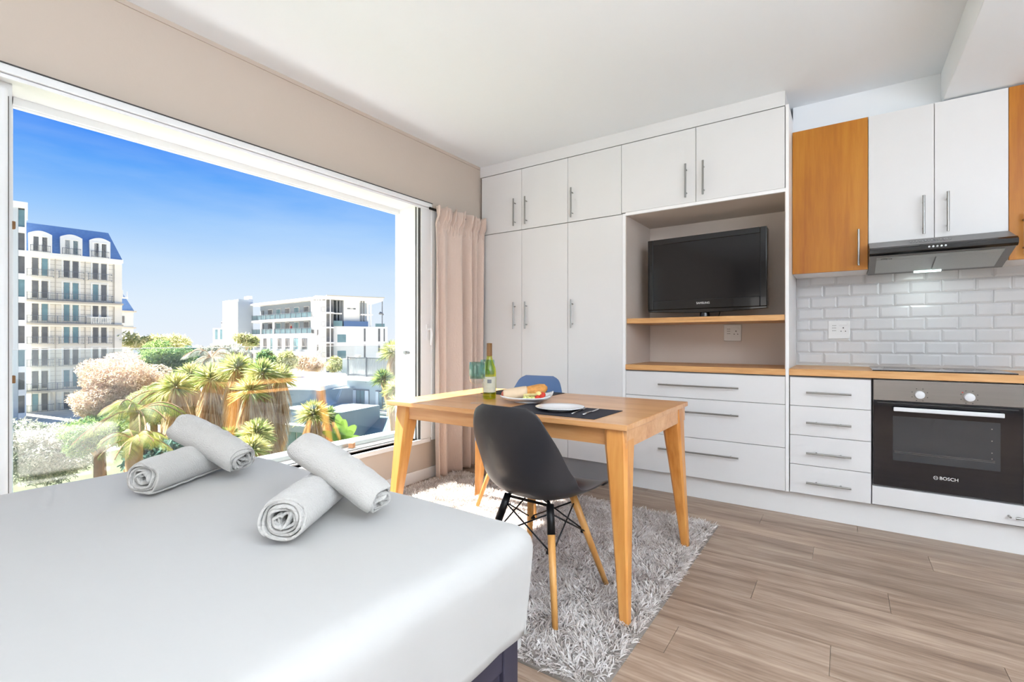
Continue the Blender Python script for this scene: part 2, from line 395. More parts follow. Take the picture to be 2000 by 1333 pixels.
# two added fill lamps behind the camera brighten the room
# window
win = struct('window_1', 'wide white sliding window opening onto the balcony glass')
f = MB()
f.box(XW-.002, XW+.030, .25, 2.742, 2.090, 2.122)
f.build('head_track', 'frame_white', win, bevel=.003)
MB().box(XW+.0, XW+.036, .25, 2.745, 2.122, 2.125).build('shadow_gap', 'seal_dark', win)
MB().box(XW-.002, XW+.018, .25, 2.742, 2.072, 2.088).build('head_lip', 'frame_white', win, bevel=.002)
f = MB(); f.box(-2.86, XW, OY0, OY1, 2.086, 2.12); f.build('head_soffit', 'frame_white', win)
f = MB(); f.box(-2.91, -2.86, OY0, 2.64, 2.052, 2.12); f.build('outer_head', 'frame_white', win, bevel=.003)
f = MB(); f.box(-2.875, -2.865, OY0, 2.64, 2.045, 2.056); f.build('drip_bead', 'frame_white', win)
# right reveal and frame
f = MB(); f.box(-2.91, -2.690, 2.62, 2.735, OZ0, 2.086); f.build('reveal', 'frame_white', win, bevel=.002)
f = MB(); f.box(-2.690, -2.678, 2.621, 2.735, OZ0, 2.086); f.build('seal', 'seal_dark', win)
f = MB(); f.box(-2.678, -2.668, 2.624, 2.735, OZ0, 2.086); f.build('bead', 'frame_white', win)
f = MB(); f.box(-2.668, -2.655, 2.629, 2.735, OZ0, 2.086); f.build('seal', 'seal_dark', win)
f = MB(); f.box(-2.655, XW+.014, 2.640, 2.745, OZ0, 2.086); f.build('sash_stile', 'frame_white', win, bevel=.002)
f = MB(); f.box(XW+.0, XW+.022, 2.745, 2.83, OZ0-.02, 2.09); f.build('architrave', 'frame_white', win, bevel=.002)
# handle on sash
h = MB(); h.box(XW+.012, XW+.022, 2.690, 2.720, 1.07, 1.19); hb = h.build('handle', 'frame_white', win, bevel=.003)
h = MB(); h.path([(XW+.02, 2.705, 1.15), (XW+.055, 2.705, 1.155), (XW+.060, 2.705, 1.12), (XW+.052, 2.705, 1.03)], [.008, .009, .010, .008], 10); autosmooth(h.build('lever', 'frame_white', hb))
h = MB(); h.cyl((-2.76, 2.62, .975), (-2.76, 2.585, .975), .012, .016, 14); h.cyl((-2.76, 2.585, .975), (-2.76, 2.575, .975), .016, .012, 14)
autosmooth(h.build('knob', 'track_grey', win))
# left jamb : folded-back leaf
f = MB(); f.box(-2.712, -2.655, .28, .443, OZ0, 2.045); f.build('sash_stile', 'frame_white', win, bevel=.012, seg=4)
f = MB(); f.box(-2.724, -2.712, .30, .453, OZ0, 2.03); f.build('seal', 'seal_dark', win)
f = MB(); f.box(-2.86, -2.724, .28, .464, OZ0, 2.086); f.box(-2.91, -2.86, .28, .490, OZ0, 2.086); f.build('reveal', 'frame_white', win)
for z in (1.535, .905):
    h = MB(); h.box(-2.81, -2.79, .464, .474, z-.035, z+.035); h.box(-2.81, -2.79, .474, .486, z-.012, z+.02); h.build('hinge', 'cork_cap', win, bevel=.003)
# sill with track grooves
f = MB(); f.box(-3.13, XW+.02, .2, 2.735, .285, .315)
for i, xx in enumerate((-2.72, -2.78)): f.box(xx-.006, xx+.006, .3, 2.62, .315, .325)
f.box(-2.88, -2.82, .3, 2.62, .315, .327)
f.build('window_sill', 'frame_white', win, bevel=.002)
for xx in (-2.735, -2.795):
    MB().box(xx-.006, xx+.006, .3, 2.62, .315, .3185).build('track_groove', 'track_pale', win)
# balcony glass
g = MB().box(-2.856, -2.844, .464, 2.62, .345, 1.028).build('glass_balustrade', 'glass_clear')
props(g, 'frameless clear glass safety pane standing across the open window', 'balustrade')
MB().box(-2.857, -2.843, .464, 2.62, 1.028, 1.031).build('top_edge', 'frame_white', g)
MB().box(-2.864, -2.836, .464, 2.62, .327, .352).build('base_channel', 'track_grey', g)
S(MB().box(-3.30, XW-.24, -2.6, 4.8, .02, .262).build('trim_5', 'trim_white'), 'balcony ledge outside the window')
# added unseen slab that keeps the sun off bed and towels
S(MB().box(-3.83, XW-.24, -3.0, 1.30, 2.62, 2.75).build('sun_block_slab', 'trim_white'), 'unseen slab added above the window to block sun from the bed')
b_ = MB(); b_.box(-.02, .02, -.016, .016, 0, .035)
o = b_.build('wood_block', 'stone_brown', local=True, bevel=.006, seg=3); o.location = (-2.80, 2.13, .326); o.rotation_euler = (0, 0, .5)
props(o, 'small brown wooden block lying on the white window sill', 'block')

# ================================================================ KITCHEN & WARDROBE
YD = 3.372; TH = .018
def vhandle(parent, x, z0, z1, y=YD, r=.0062):
    m = MB(); m.cyl((x, y-.034, z0), (x, y-.034, z1), r, n=12)
    for z in (z0+.035, z1-.035): m.cyl((x, y-.034, z), (x, y, z), .0045, n=8)
    autosmooth(m.build('handle', 'steel', parent))
def hhandle(parent, x0, x1, z, y=YD, r=.0055):
    m = MB(); m.cyl((x0, y-.034, z), (x1, y-.034, z), r, n=12)
    for x in (x0+.05, x1-.05): m.cyl((x, y-.034, z), (x, y, z), .0045, n=8)
    autosmooth(m.build('handle', 'steel', parent))
def door(parent, x0, x1, z0, z1, y=YD, mat='cabinet_white', name='door'):
    return MB().box(x0, x1, y, y+TH, z0, z1).build(name, mat, parent, bevel=.0012)
def unit_(name, label, cat, x0, x1, z0, z1, y0=YD+TH+.001, y1=YB, mat='carcass_grey', group=None):
    e = empty(name, ((x0+x1)/2, (y0+y1)/2, z0), 0, label, cat, group)
    MB().box(x0, x1, y0, y1, z0, z1).build('carcass', mat, e); return e
ga = .0016
u = unit_('wardrobe', 'tall white two-door wardrobe beside the curtain', 'wardrobe', -2.637, -1.786, 0, 1.988)
d = door(u, -2.637, -2.2165-ga, .15, 1.985); vhandle(d, -2.281, 1.162, 1.386)
d = door(u, -2.2165+ga, -1.7855-ga, .15, 1.985); vhandle(d, -2.165, 1.162, 1.386)
MB().box(-2.637, -1.786, 3.425, 3.44, 0, .148).build('kickboard', 'kick_white', u)
u = unit_('wardrobe', 'tall white single-door cupboard left of the television niche', 'wardrobe', -1.7855, -1.337, 0, 1.988)
d = door(u, -1.7855+ga, -1.337, .15, 1.985); vhandle(d, -1.741, 1.162, 1.384)
MB().box(-1.7855, -1.337, 3.425, 3.44, 0, .148).build('kickboard', 'kick_white', u)
u = unit_('top_cupboard', 'white two-door top cupboard above the wardrobe by the curtain', 'cupboard', -2.637, -1.786, 1.989, 2.498)
d = door(u, -2.637, -2.2165-ga, 1.991, 2.494); vhandle(d, -2.278, 2.022, 2.25)
d = door(u, -2.2165+ga, -1.7855-ga, 1.991, 2.494); vhandle(d, -2.165, 2.022, 2.25)
u = unit_('top_cupboard', 'white single-door top cupboard over the single-door tall cupboard', 'cupboard', -1.7855, -1.345, 1.989, 2.498)
d = door(u, -1.7855+ga, -1.345-ga, 1.991, 2.494); vhandle(d, -1.741, 2.018, 2.247)
u = unit_('top_cupboard', 'wide white two-door top cupboard over the television niche', 'cupboard', -1.344, -.300, 2.0, 2.498)
d = door(u, -1.343, -.8215-ga, 1.997, 2.494); vhandle(d, -.882, 2.027, 2.253)
d = door(u, -.8215+ga, -.301, 1.997, 2.494); vhandle(d, -.770, 2.029, 2.253)
# television niche
nz0, nz1 = .893, 1.975
u = empty('television_niche', (-.80, 3.6, .893), 0, 'white framed open niche around the television with taupe inside', 'shelving')
MB().box(-1.336, -1.314, YD, YB, 0, 1.990).build('side_panel', 'cabinet_edge', u, bevel=.001)
MB().box(-.2965, -.2785, YD-.004, YB, .15, 2.50).build('side_panel', 'cabinet_edge', u, bevel=.001)
MB().box(-1.314, -.2965, YD, YD+.02, 1.974, 1.996).build('top_rail', 'cabinet_edge', u, bevel=.001)
MB().box(-1.3135, -1.309, YD+.004, YB, nz0, nz1).build('inner_side', 'niche_taupe', u)
MB().box(-.3010, -.2966, YD+.004, YB, nz0, nz1).build('inner_side', 'niche_taupe', u)
MB().box(-1.3135, -.2966, YB-.004, YB+.004, nz0, nz1).build('back_panel', 'niche_taupe', u)
MB().box(-1.3135, -.2966, YD+.02, YB, nz1, nz1+.015).build('top_panel', 'niche_taupe', u)
MB().box(-1.309, -.3010, YD+.012, YB-.005, 1.190, 1.226).build('shelf', 'worktop_wood', u, bevel=.002)
o = MB().box(-1.3135, -.2970, YD-.004, YB-.004, .855, .893).build('worktop', 'worktop_wood', bevel=.002)
props(o, 'short wooden worktop under the television shelf', 'worktop')
# drawers under niche
u = unit_('drawer_unit', 'wide white unit of three drawers under the television niche', 'drawers', -1.3135, -.2975, .147, .852, mat='carcass_grey')
for z0, z1, hz in ((.6775, .846, .763), (.4145, .6745, .588), (.15, .4115, .320)):
    d = door(u, -1.3115, -.2985, z0, z1, name='drawer'); hhandle(d, -1.066, -.555, hz)
# narrow drawers
u = unit_('drawer_unit', 'narrow white unit of four drawers beside the oven', 'drawers', -.276, .1245, .147, .852)
for z0, z1, hz in ((.6775, .846, .760), (.501, .6745, .582), (.3255, .498, .403), (.152, .3225, .228)):
    d = door(u, -.2735, .121, z0, z1, name='drawer'); hhandle(d, -.188, .031, hz)
o = MB().box(-1.3135, 1.9, 3.425, 3.44, 0, .1465).build('kickboard', 'kick_white')
props(o, 'long white kickboard under the kitchen units', 'kickboard')
u = unit_('base_cabinet', 'white base cabinet housing the oven with plinth drawer below', 'cabinet', .126, .7245, .147, .262)
d = door(u, .1265, .7235, .155, .256, name='drawer'); hhandle(d, .688, .72, .20)
u = unit_('base_cabinet', 'white base cabinet at the right edge beyond the oven', 'cabinet', .7265, 1.32, .147, .852)
d = door(u, .7275, 1.0225, .152, .846); vhandle(d, .98, .58, .80)
d = door(u, 1.0255, 1.3185, .152, .846); vhandle(d, 1.07, .58, .80)
u = unit_('base_cabinet', 'white base cabinet out of frame at the kitchen end', 'cabinet', 1.321, 1.9, .147, .852)
d = door(u, 1.322, 1.898, .152, .846)
o = MB().box(-.2775, 1.9, YD-.010, YB-.004, .857, .897).build('worktop', 'worktop_wood', bevel=.002)
props(o, 'long wooden kitchen worktop carrying the black hob', 'worktop')
# hob
hb = empty('hob', (.42, 3.6, .898), 0, 'flat black glass hob set on the kitchen worktop', 'hob')
MB().box(.128, .708, 3.386, 3.86, .8975, .9035).build('glass_top', 'black_glass', hb, bevel=.002)
for cx, cy, r in ((.27, 3.50, .09), (.56, 3.50, .075), (.27, 3.73, .075), (.56, 3.73, .09)):
    m = MB(); m.lathe([(r, 0), (r, .0004), (r-.002, .0004), (r-.002, 0)], 40, (cx, cy, .9035)); m.build('cooking_zone', 'grey_print', hb)
# oven
ov = empty('oven', (.4275, 3.6, .262), 0, 'built-in black glass oven with steel control panel', 'oven')
MB().box(.130, .7225, 3.40, 3.88, .264, .852).build('housing', 'carcass_grey', ov)
cp = MB().box(.1315, .7215, YD-.006, 3.40, .737, .850).build('control_panel', 'brushed_steel', ov, bevel=.0015)
def ring_marks(cx, cz):
    m = MB()
    for k in range(8):
        a = k*PI/4+PI/8; x = cx+.034*math.sin(a); z = cz+.034*math.cos(a); m.box(x-.0022, x+.0022, YD-.0066, YD-.0058, z-.0022, z+.0022)
    return m
for cx in (.330, .525):
    k = MB(); k.cyl((cx, YD-.006, .777), (cx, YD-.026, .777), .022, .020, 24); k.cyl((cx, YD-.026, .777), (cx, YD-.030, .777), .020, .012, 24)
    autosmooth(k.build('knob', 'knob_white', cp), 30)
    props(ring_marks(cx, .777).build('dial_marks', 'grey_print', cp), kind='stuff')
k = MB(); k.cyl((.499, YD-.006, .800), (.499, YD-.0085, .800), .003, n=12); k.build('pilot_lamp', 'strawberry', cp)
dr = MB(); dr.box(.1315, .7215, YD-.004, 3.40, .266, .734); dr = dr.build('door', 'black_glass', ov, bevel=.002)
MB().box(.217, .640, YD-.0048, YD-.004, .413, .655).build('window', 'oven_window', dr)
MB().box(.150, .705, YD-.0047, YD-.004, .722, .726).build('vent_slot', 'grey_print', dr)
for z in (.455, .462):
    m = MB(); m.cyl((.224, YD-.0055, z), (.62, YD-.0055, z), .0009, n=6); m.build('rack_wire', 'steel', dr)
m = MB()
for z in (.47, .50, .56, .62): m.box(.607, .611, YD-.0055, YD-.0048, z, z+.004)
props(m.build('rack_stud', 'steel', dr), kind='stuff')
h = MB(); h.box(.217, .647, YD-.052, YD-.038, .686, .708); h.box(.232, .250, YD-.040, YD-.004, .690, .704); h.box(.614, .632, YD-.040, YD-.004, .690, .704)
h.build('handle', 'knob_white', dr, bevel=.004, seg=3)
text('lettering', 'BOSCH', .023, 'white_print', Matrix.Translation((.447-.4275, YD-.0052-3.6, .3435-.262)) @ FACE, ov)
m = MB(); m.lathe([(.0095, 0), (.0095, .0005), (.0080, .0005), (.0080, 0)], 28); m.box(-.0045, -.0035, -.006, .006, 0, .0005); m.box(.0035, .0045, -.006, .006, 0, .0005); m.box(-.004, .004, -.0005, .0005, 0, .0005)
o = m.build('emblem', 'white_print', ov, local=True); o.matrix_local = Matrix.Translation((.395-.4275, YD-.0046-3.6, .3435-.262)) @ FACE
# wall cupboards
YU = 3.576
u = unit_('wall_cupboard', 'oak-fronted wall cupboard between the side panel and the extractor hood', 'cupboard', -.2745, .1145, 1.493, 2.40, YU+TH, YB, 'cabinet_edge')
d = door(u, -.276, .1135, 1.491, 2.398, YU, 'oak_door'); vhandle(d, .068, 1.514, 1.729, YU)
u = unit_('wall_cupboard', 'white two-door wall cupboard above the extractor hood', 'cupboard', .116, .7095, 1.642, 2.40, YU+TH, YB, 'cabinet_edge')
d = door(u, .1165, .4135-ga, 1.644, 2.398, YU); vhandle(d, .365, 1.665, 1.881, YU)
d = door(u, .4135+ga, .709, 1.644, 2.398, YU); vhandle(d, .467, 1.667, 1.886, YU)
u = unit_('wall_cupboard', 'oak-fronted wall cupboard at the right edge beyond the hood', 'cupboard', .7115, 1.10, 1.493, 2.40, YU+TH, YB, 'cabinet_edge')
d = door(u, .7115, 1.098, 1.491, 2.398, YU, 'oak_door'); vhandle(d, .765, 1.514, 1.729, YU)
# extractor hood
hd = empty('extractor_hood', (.413, 3.65, 1.47), 0, 'black slimline extractor hood with push buttons and lit lamp', 'hood')
hx0, hx1 = .117, .709
m = MB(); m.prism([(3.415, 1.545), (3.405, 1.566), (3.415, 1.588), (3.570, 1.643), (3.89, 1.643), (3.89, 1.50), (3.70, 1.468), (3.69, 1.472), (3.43, 1.543)], hx0, hx1, 'X')
m.build('body', 'hood_grey', hd)
m = MB(); m.prism([(3.414, 1.542), (3.398, 1.553), (3.396, 1.577), (3.414, 1.590), (3.43, 1.590), (3.43, 1.542)], hx0-.003, hx1+.003, 'X')
m.build('front_bar', 'black_hood', hd, bevel=.003)
m = MB()
for k in range(14):
    x = .30+k*.0128; m.add([(x, 3.480, 1.6135), (x+.007, 3.480, 1.6135), (x+.007, 3.515, 1.6259), (x, 3.515, 1.6259), (x, 3.480, 1.6100), (x+.007, 3.480, 1.6100), (x+.007, 3.515, 1.6224), (x, 3.515, 1.6224)],
                        [(0, 1, 2, 3), (4, 7, 6, 5), (0, 4, 5, 1), (1, 5, 6, 2), (2, 6, 7, 3), (3, 7, 4, 0)])
props(m.build('vent_slots', 'black_glass', hd), kind='stuff')
for k in range(5):
    x = .372+k*.0165; m = MB(); m.cyl((x, 3.399, 1.568), (x, 3.391, 1.569), .0052, .0045, 12); autosmooth(m.build('button', 'knob_white', hd))
# sloping underside grilles
def slope(x0, x1, t0, t1, off=.002):
    A_ = Vector((0, 3.43, 1.542)); B_ = Vector((0, 3.70, 1.468)); n = Vector((0, -.264, -.964))
    P = [A_.lerp(B_, t0)+n*off, A_.lerp(B_, t1)+n*off, A_.lerp(B_, t1)+n*.0002, A_.lerp(B_, t0)+n*.0002]
    return [(x, p.y, p.z) for x in (x0, x1) for p in P]
FB = [(0, 1, 2, 3), (4, 7, 6, 5), (0, 4, 5, 1), (1, 5, 6, 2), (2, 6, 7, 3), (3, 7, 4, 0)]
MB().add(slope(.150, .406, .20, .90), FB).build('grease_filter', 'hood_mesh', hd)
MB().add(slope(.412, .672, .20, .90), FB).build('grease_filter', 'hood_mesh', hd)
MB().add(slope(.150, .672, .06, .18, .004), FB).build('glass_visor', 'hood_mesh', hd)
MB().add(slope(.335, .455, .90, .985, .004), FB).build('lamp', 'lamp_glow', hd)
text('lettering', 'Hisense', .016, 'grey_print', Matrix.Translation((.195-.413, 3.462-3.65-.002, 1.533-1.47-.0055)) @ Matrix.Rotation(math.radians(165), 4, 'X') , hd)
hl = area('hood_lamp', (.385, 3.705, 1.462), (.12, .03), .35, (.385, 3.80, 1.2), (.86, 1, .96))
# tiles
tm = MB(); tw, th_, dep = .1485, .0735, .0075; bv = .011
tm.add([(0, 0, 0), (tw, 0, 0), (tw, 0, th_), (0, 0, th_), (0, -.0035, 0), (tw, -.0035, 0), (tw, -.0035, th_), (0, -.0035, th_),
        (bv, -dep, bv), (tw-bv, -dep, bv), (tw-bv, -dep, th_-bv), (bv, -dep, th_-bv)],
       [(0, 4, 5, 1), (1, 5, 6, 2), (2, 6, 7, 3), (3, 7, 4, 0), (4, 8, 9, 5), (5, 9, 10, 6), (6, 10, 11, 7), (7, 11, 8, 4), (8, 11, 10, 9)])
tme = tm.mesh('tile'); tme.materials.append(M('tile_white'))
MB().box(-.279, 1.35, YB-.0015, YB+.006, .895, 1.50).build('grout', 'grout', wb)
half = {}
for r in range(8):
    z = .9085+r*.0755
    x = .486-.151*6+(.0755 if r % 2 else 0)
    while x < 1.3:
        if x+tw > -.277:
            o = None
            if x >= -.279: me = tme; xx = x
            else:
                w = x+tw+.277; key = round(w, 3)
                if w < .02: x += .151; continue
                if key not in half:
                    hm = MB(); b2 = min(bv, w/3)
                    hm.add([(0, 0, 0), (w, 0, 0), (w, 0, th_), (0, 0, th_), (0, -.0035, 0), (w, -.0035, 0), (w, -.0035, th_), (0, -.0035, th_),
                            (b2*.2, -dep, bv), (w-b2, -dep, bv), (w-b2, -dep, th_-bv), (b2*.2, -dep, th_-bv)],
                           [(0, 4, 5, 1), (1, 5, 6, 2), (2, 6, 7, 3), (3, 7, 4, 0), (4, 8, 9, 5), (5, 9, 10, 6), (6, 10, 11, 7), (7, 11, 8, 4), (8, 11, 10, 9)])
                    half[key] = hm.mesh('tile'); half[key].materials.append(M('tile_white'))
                me = half[key]; xx = -.277
            o = bpy.data.objects.new('tile', me); COL.objects.link(o); o.parent = wb; o.location = (xx, YB-.0015, z)
        x += .151
# sockets
def socket(xc, zc, y, label):
    e = empty('wall_socket', (xc, y, zc), 0, label, 'socket')
    MB().box(-.060, .060, -.009, 0, -.060, .060).build('plate', 'socket_white', e, local=True, bevel=.003)
    m = MB(); m.box(.002, .046, -.0125, -.009, .026, .042); m.build('switch', 'socket_white', e, local=True, bevel=.002)
    m = MB()
    for dx, dz, r in ((.024, .012, .0042), (.012, -.010, .0035), (.036, -.010, .0035)): m.cyl((dx, -.0088, dz), (dx, -.0098, dz), r, n=12)
    for rz in (.028, .012, -.006):
        for dx in (-.034, -.026, -.018): m.cyl((dx, -.0088, rz), (dx, -.0098, rz+.0), .0026, n=8)
    props(m.build('pin_holes', 'seal_dark', e, local=True), kind='stuff'); return e
socket(-.032, 1.138, YB-.009, 'white multi-way wall socket on the kitchen tiles')
socket(-.686, 1.123, YB-.005, 'white wall socket in the niche below the television shelf')
# television
tv = empty('television', (-.820, 3.570, 1.226), math.atan2(3.542-3.59, -.417+1.222), 'black flat-screen television on the niche shelf', 'television')
MB().box(-.403, .403, .0, .075, .066, .588).build('casing', 'tv_bezel', tv, local=True, bevel=.012, seg=4)
fr = MB()
fr.box(-.403, -.362, -.006, .004, .066, .588); fr.box(.362, .403, -.006, .004, .066, .588); fr.box(-.362, .362, -.006, .004, .548, .588); fr.box(-.362, .362, -.006, .004, .066, .134)
fr.build('bezel', 'tv_bezel', tv, local=True, bevel=.004, seg=3)
MB().box(-.362, .362, -.001, .004, .134, .548).build('screen', 'tv_screen', tv, local=True)
m = MB(); m.prism([(-.403, .052), (-.15, .040), (0, .036), (.15, .040), (.403, .052), (.403, .068), (-.403, .068)], .0, .05, 'Y'); m.build('lower_trim', 'black_gloss', tv, local=True, bevel=.004)
m = MB(); m.cyl((0, .035, .008), (0, .035, .052), .036, .030, 20); autosmooth(m.build('neck', 'black_gloss', tv, local=True))
m = MB(); m.lathe([(0, 0), (.2, 0), (.2, .005), (.17, .009), (0, .011)], 40); o = m.build('foot', 'black_gloss', tv, local=True, smooth=True); o.scale = (1, .6, 1); o.location = (0, .03, 0)
text('lettering', 'SAMSUNG', .020, 'white_print', Matrix.Translation((.0, -.0068, .104)) @ FACE, tv)
m = MB(); m.path([(.07, .06, .06), (.095, .065, .04), (.085, .075, .015), (.05, .085, .005), (.03, .11, .004)], .003, 8); m.build('cable', 'metal_black', tv, local=True, smooth=True)

# ================================================================ TABLE
T = empty('dining_table', (-1.335, 2.15, 0), 0, 'honey-coloured wooden dining table with splayed legs', 'table')
TX0, TX1, TY0, TY1, TZ = -1.998, -.671, 1.735, 2.590, .75
ntop = 4
m = MB(); m.box(TX0, TX1, TY0, TY1, TZ-.022, TZ); m.build('tabletop', 'table_wood', T, bevel=.002)
ap = MB(); ap.box(TX0+.07, TX1-.05, TY0+.045, TY0+.067, TZ-.092, TZ-.022); ap.build('apron', 'table_wood', T)
ap = MB(); ap.box(TX0+.07, TX1-.05, TY1-.067, TY1-.045, TZ-.092, TZ-.022); ap.build('apron', 'table_wood', T)
ap = MB(); ap.box(TX1-.030, TX1-.008, TY0+.02, TY1-.03, TZ-.092, TZ-.022); ap.build('apron', 'table_wood', T)
ap = MB(); ap.box(TX0+.04, TX0+.062, TY0+.04, TY1-.04, TZ-.092, TZ-.022); ap.build('apron', 'table_wood', T)
def tleg(tx, ty, bx, by):
    """square tapering leg, wide at the top"""
    sx = 1 if bx > tx-.0001 and bx > -1.3 else -1; sy = -1 if by < 2 else 1
    stations = []
    for t in (0, .1, .2, .35, .6, .85, 1):
        z = (TZ-.022)*(1-t)+.012*t
        w = (.046 if t < .12 else .046+(.018-.046)*min(1, ((t-.12)/.88)**.8))
        stations.append((tx+(bx-tx)*t, ty+(by-ty)*t, z, w))
    m = MB(); vs_ = []
    for cx, cy, z, w in stations:
        c = .28*w
        ring = [(-w+c, -w), (w-c, -w), (w, -w+c), (w, w-c), (w-c, w), (-w+c, w), (-w, w-c), (-w, -w+c)]
        vs_ += [(cx+a, cy+b, z) for a, b in ring]
    fs = [(i*8+j, i*8+(j+1) % 8, (i+1)*8+(j+1) % 8, (i+1)*8+j) for i in range(len(stations)-1) for j in range(8)]
    fs += [tuple(range(8)), tuple(range((len(stations)-1)*8, len(stations)*8))]
    m.add(vs_, fs); autosmooth(m.build('leg', 'leg_wood', T), 35)
tleg(-.728, 1.800, -.676, 1.732)
tleg(-.722, 2.475, -.676, 2.560)
tleg(-1.915, 1.815, -1.965, 1.735)
tleg(-1.925, 2.495, -2.052, 2.582)

# ================================================================ CHAIRS
def chair(name, label, loc, rz, shell_mat):
    e = empty(name, loc, rz, label, 'chair')
    # centre line front lip -> seat -> back top : (y, z, half width, side lift)
    C = [(.245, .418, .165, .000), (.225, .436, .200, .010), (.17, .440, .218, .026), (.08, .426, .230, .044), (-.02, .418, .234, .058), (-.10, .424, .234, .074),
         (-.165, .455, .232, .092), (-.205, .515, .226, .092), (-.225, .585, .215, .072), (-.240, .655, .204, .048), (-.254, .725, .180, .026), (-.264, .785, .150, .014), (-.267, .812, .105, .008)]
    C = np.array(C); nv = 40; tt = np.linspace(0, len(C)-1, nv)
    def cr(k, t):
        i = int(min(t, len(C)-1.0001)); f = t-i; p = [C[max(0, min(len(C)-1, i+q)), k] for q in (-1, 0, 1, 2)]
        return .5*((2*p[1])+(-p[0]+p[2])*f+(2*p[0]-5*p[1]+4*p[2]-p[3])*f*f+(-p[0]+3*p[1]-3*p[2]+p[3])*f**3)
    pts = np.array([[cr(k, t) for k in range(4)] for t in tt]); nu = 23
    vs_ = []
    for i in range(nv):
        a = pts[max(0, i-1)]; b = pts[min(nv-1, i+1)]; ty, tz = b[0]-a[0], b[1]-a[1]; L_ = math.hypot(ty, tz)
        ny, nz = -tz/L_, ty/L_
        if ny*1+nz*1 < 0: ny, nz = -ny, -nz
        for j in range(nu):
            uu = -1+2*j/(nu-1); l = pts[i][3]*abs(uu)**2.6
            # corner rounding of the top and the lip
            dy = 0
            vs_.append((uu*pts[i][2], pts[i][0]+ny*l, pts[i][1]+nz*l))
    fs = [(i*nu+j, i*nu+j+1, (i+1)*nu+j+1, (i+1)*nu+j) for i in range(nv-1) for j in range(nu-1)]
    o = MB().add(vs_, fs).build('shell', shell_mat, e, local=True, smooth=True)
    s = o.modifiers.new('s', 'SOLIDIFY'); s.thickness = .006; s.offset = 0; s = o.modifiers.new('b', 'BEVEL'); s.width = .002; s.segments = 2; s.limit_method = 'ANGLE'; s.angle_limit = 1.0
    legs = {}
    for sx in (-1, 1):
        for sy in (-1, 1):
            top = Vector((sx*.105, -.01+sy*.085, .415)); bot = Vector((sx*.205, -.01+sy*.205, .012)); d = bot-top
            if sy < 0:
                m = MB(); m.cyl(top+d*.26, bot, .0155, .0115, 14); m.build('leg', 'dowel_wood', e, local=True, smooth=True)
                m = MB(); m.cyl(top, top+d*.26, .0150, .0165, 14); m.build('leg_socket', 'metal_black', e, local=True, smooth=True)
            else:
                m = MB(); m.cyl(top+d*.02, bot, .0165, .0115, 14); m.build('leg', 'dowel_wood', e, local=True, smooth=True)
            legs[sx, sy] = (top, bot)
    def at(k, t): return legs[k][0].lerp(legs[k][1], t)
    m = MB()
    for a, b in (((-1, -1), (1, -1)), ((1, -1), (1, 1)), ((1, 1), (-1, 1)), ((-1, 1), (-1, -1))):
        m.cyl(at(a, .08), at(b, .42), .0032, n=8); m.cyl(at(b, .08), at(a, .42), .0032, n=8)
    m.build('wire_struts', 'metal_black', e, local=True, smooth=True)
    m = MB()
    for k in legs:
        m.cyl(at(k, .42)+Vector((0, 0, .0)), at(k, .42)+Vector((-k[0]*.024, -k[1]*.004, .001)), .0085, n=10)
        m.cyl(at(k, .02), Vector((k[0]*.09, k[1]*.09, .425)), .007, n=8)
    m.box(-.11, .11, -.10, -.085, .404, .410); m.box(-.11, .11, .07, .085, .404, .410)
    m.build('bracket', 'metal_black', e, local=True)
    return e
chair('shell_chair', 'black moulded shell chair on the near side of the table, back towards the bed', (-1.06, 1.765, .006), math.radians(-3), 'plastic_black')
chair('shell_chair', 'blue-grey moulded shell chair on the far side of the table, facing it', (-1.715, 2.600, .012), math.radians(184), 'plastic_blue')

# ================================================================ RUG
def make_rug():
    e = empty('shag_rug', (-1.58, 2.15, 0), 0, 'shaggy grey-brown rug under the dining table', 'rug')
    X0, X1, Y0, Y1 = -2.58, -.60, 1.345, 2.965
    sh = lambda x, y: (x+(y-2.15)*.004, y+(x+1.58)*-.008)
    m = MB(); c = [sh(X0, Y0), sh(X1, Y0), sh(X1, Y1), sh(X0, Y1)]; m.prism(c, .0005, .009); m.build('backing', 'rug_base', e)
    n = 74000
    P = np.empty((n, 3)); P[:, 0] = rng.uniform(X0+.012, X1-.012, n); P[:, 1] = rng.uniform(Y0+.012, Y1-.012, n); P[:, 2] = .008
    P[:, 0], P[:, 1] = P[:, 0]+(P[:, 1]-2.15)*.004, P[:, 1]-(P[:, 0]+1.58)*.008
    # clumped lean directions
    ph = 2.3*np.sin(P[:, 0]*21+1.3*np.sin(P[:, 1]*17))+2.1*np.cos(P[:, 1]*23+P[:, 0]*9)+rng.normal(0, 1.1, n)
    lean = rng.uniform(.35, 1.25, n)
    D = np.stack([np.cos(ph)*lean, np.sin(ph)*lean, np.ones(n)], 1)
    ed = .06
    D[:, 0] += np.where(P[:, 0] > X1-ed, .8, 0)-np.where(P[:, 0] < X0+ed, .8, 0); D[:, 1] += np.where(P[:, 1] > Y1-ed, .7, 0)-np.where(P[:, 1] < Y0+ed, .8, 0)
    D = unit(D); L_ = rng.uniform(.022, .046, n)
    V, Q = ribbons(P, D, L_, rng.uniform(.0026, .0044, n), droop=rng.uniform(.1, .45, n), seg=3, tip=.35, belly=1.15)
    V[:, 2] = np.maximum(V[:, 2], .004)
    props(link('pile', npmesh('pile', V, Q, 'rug_yarn'), None, e, smooth=False), kind='stuff')
make_rug()

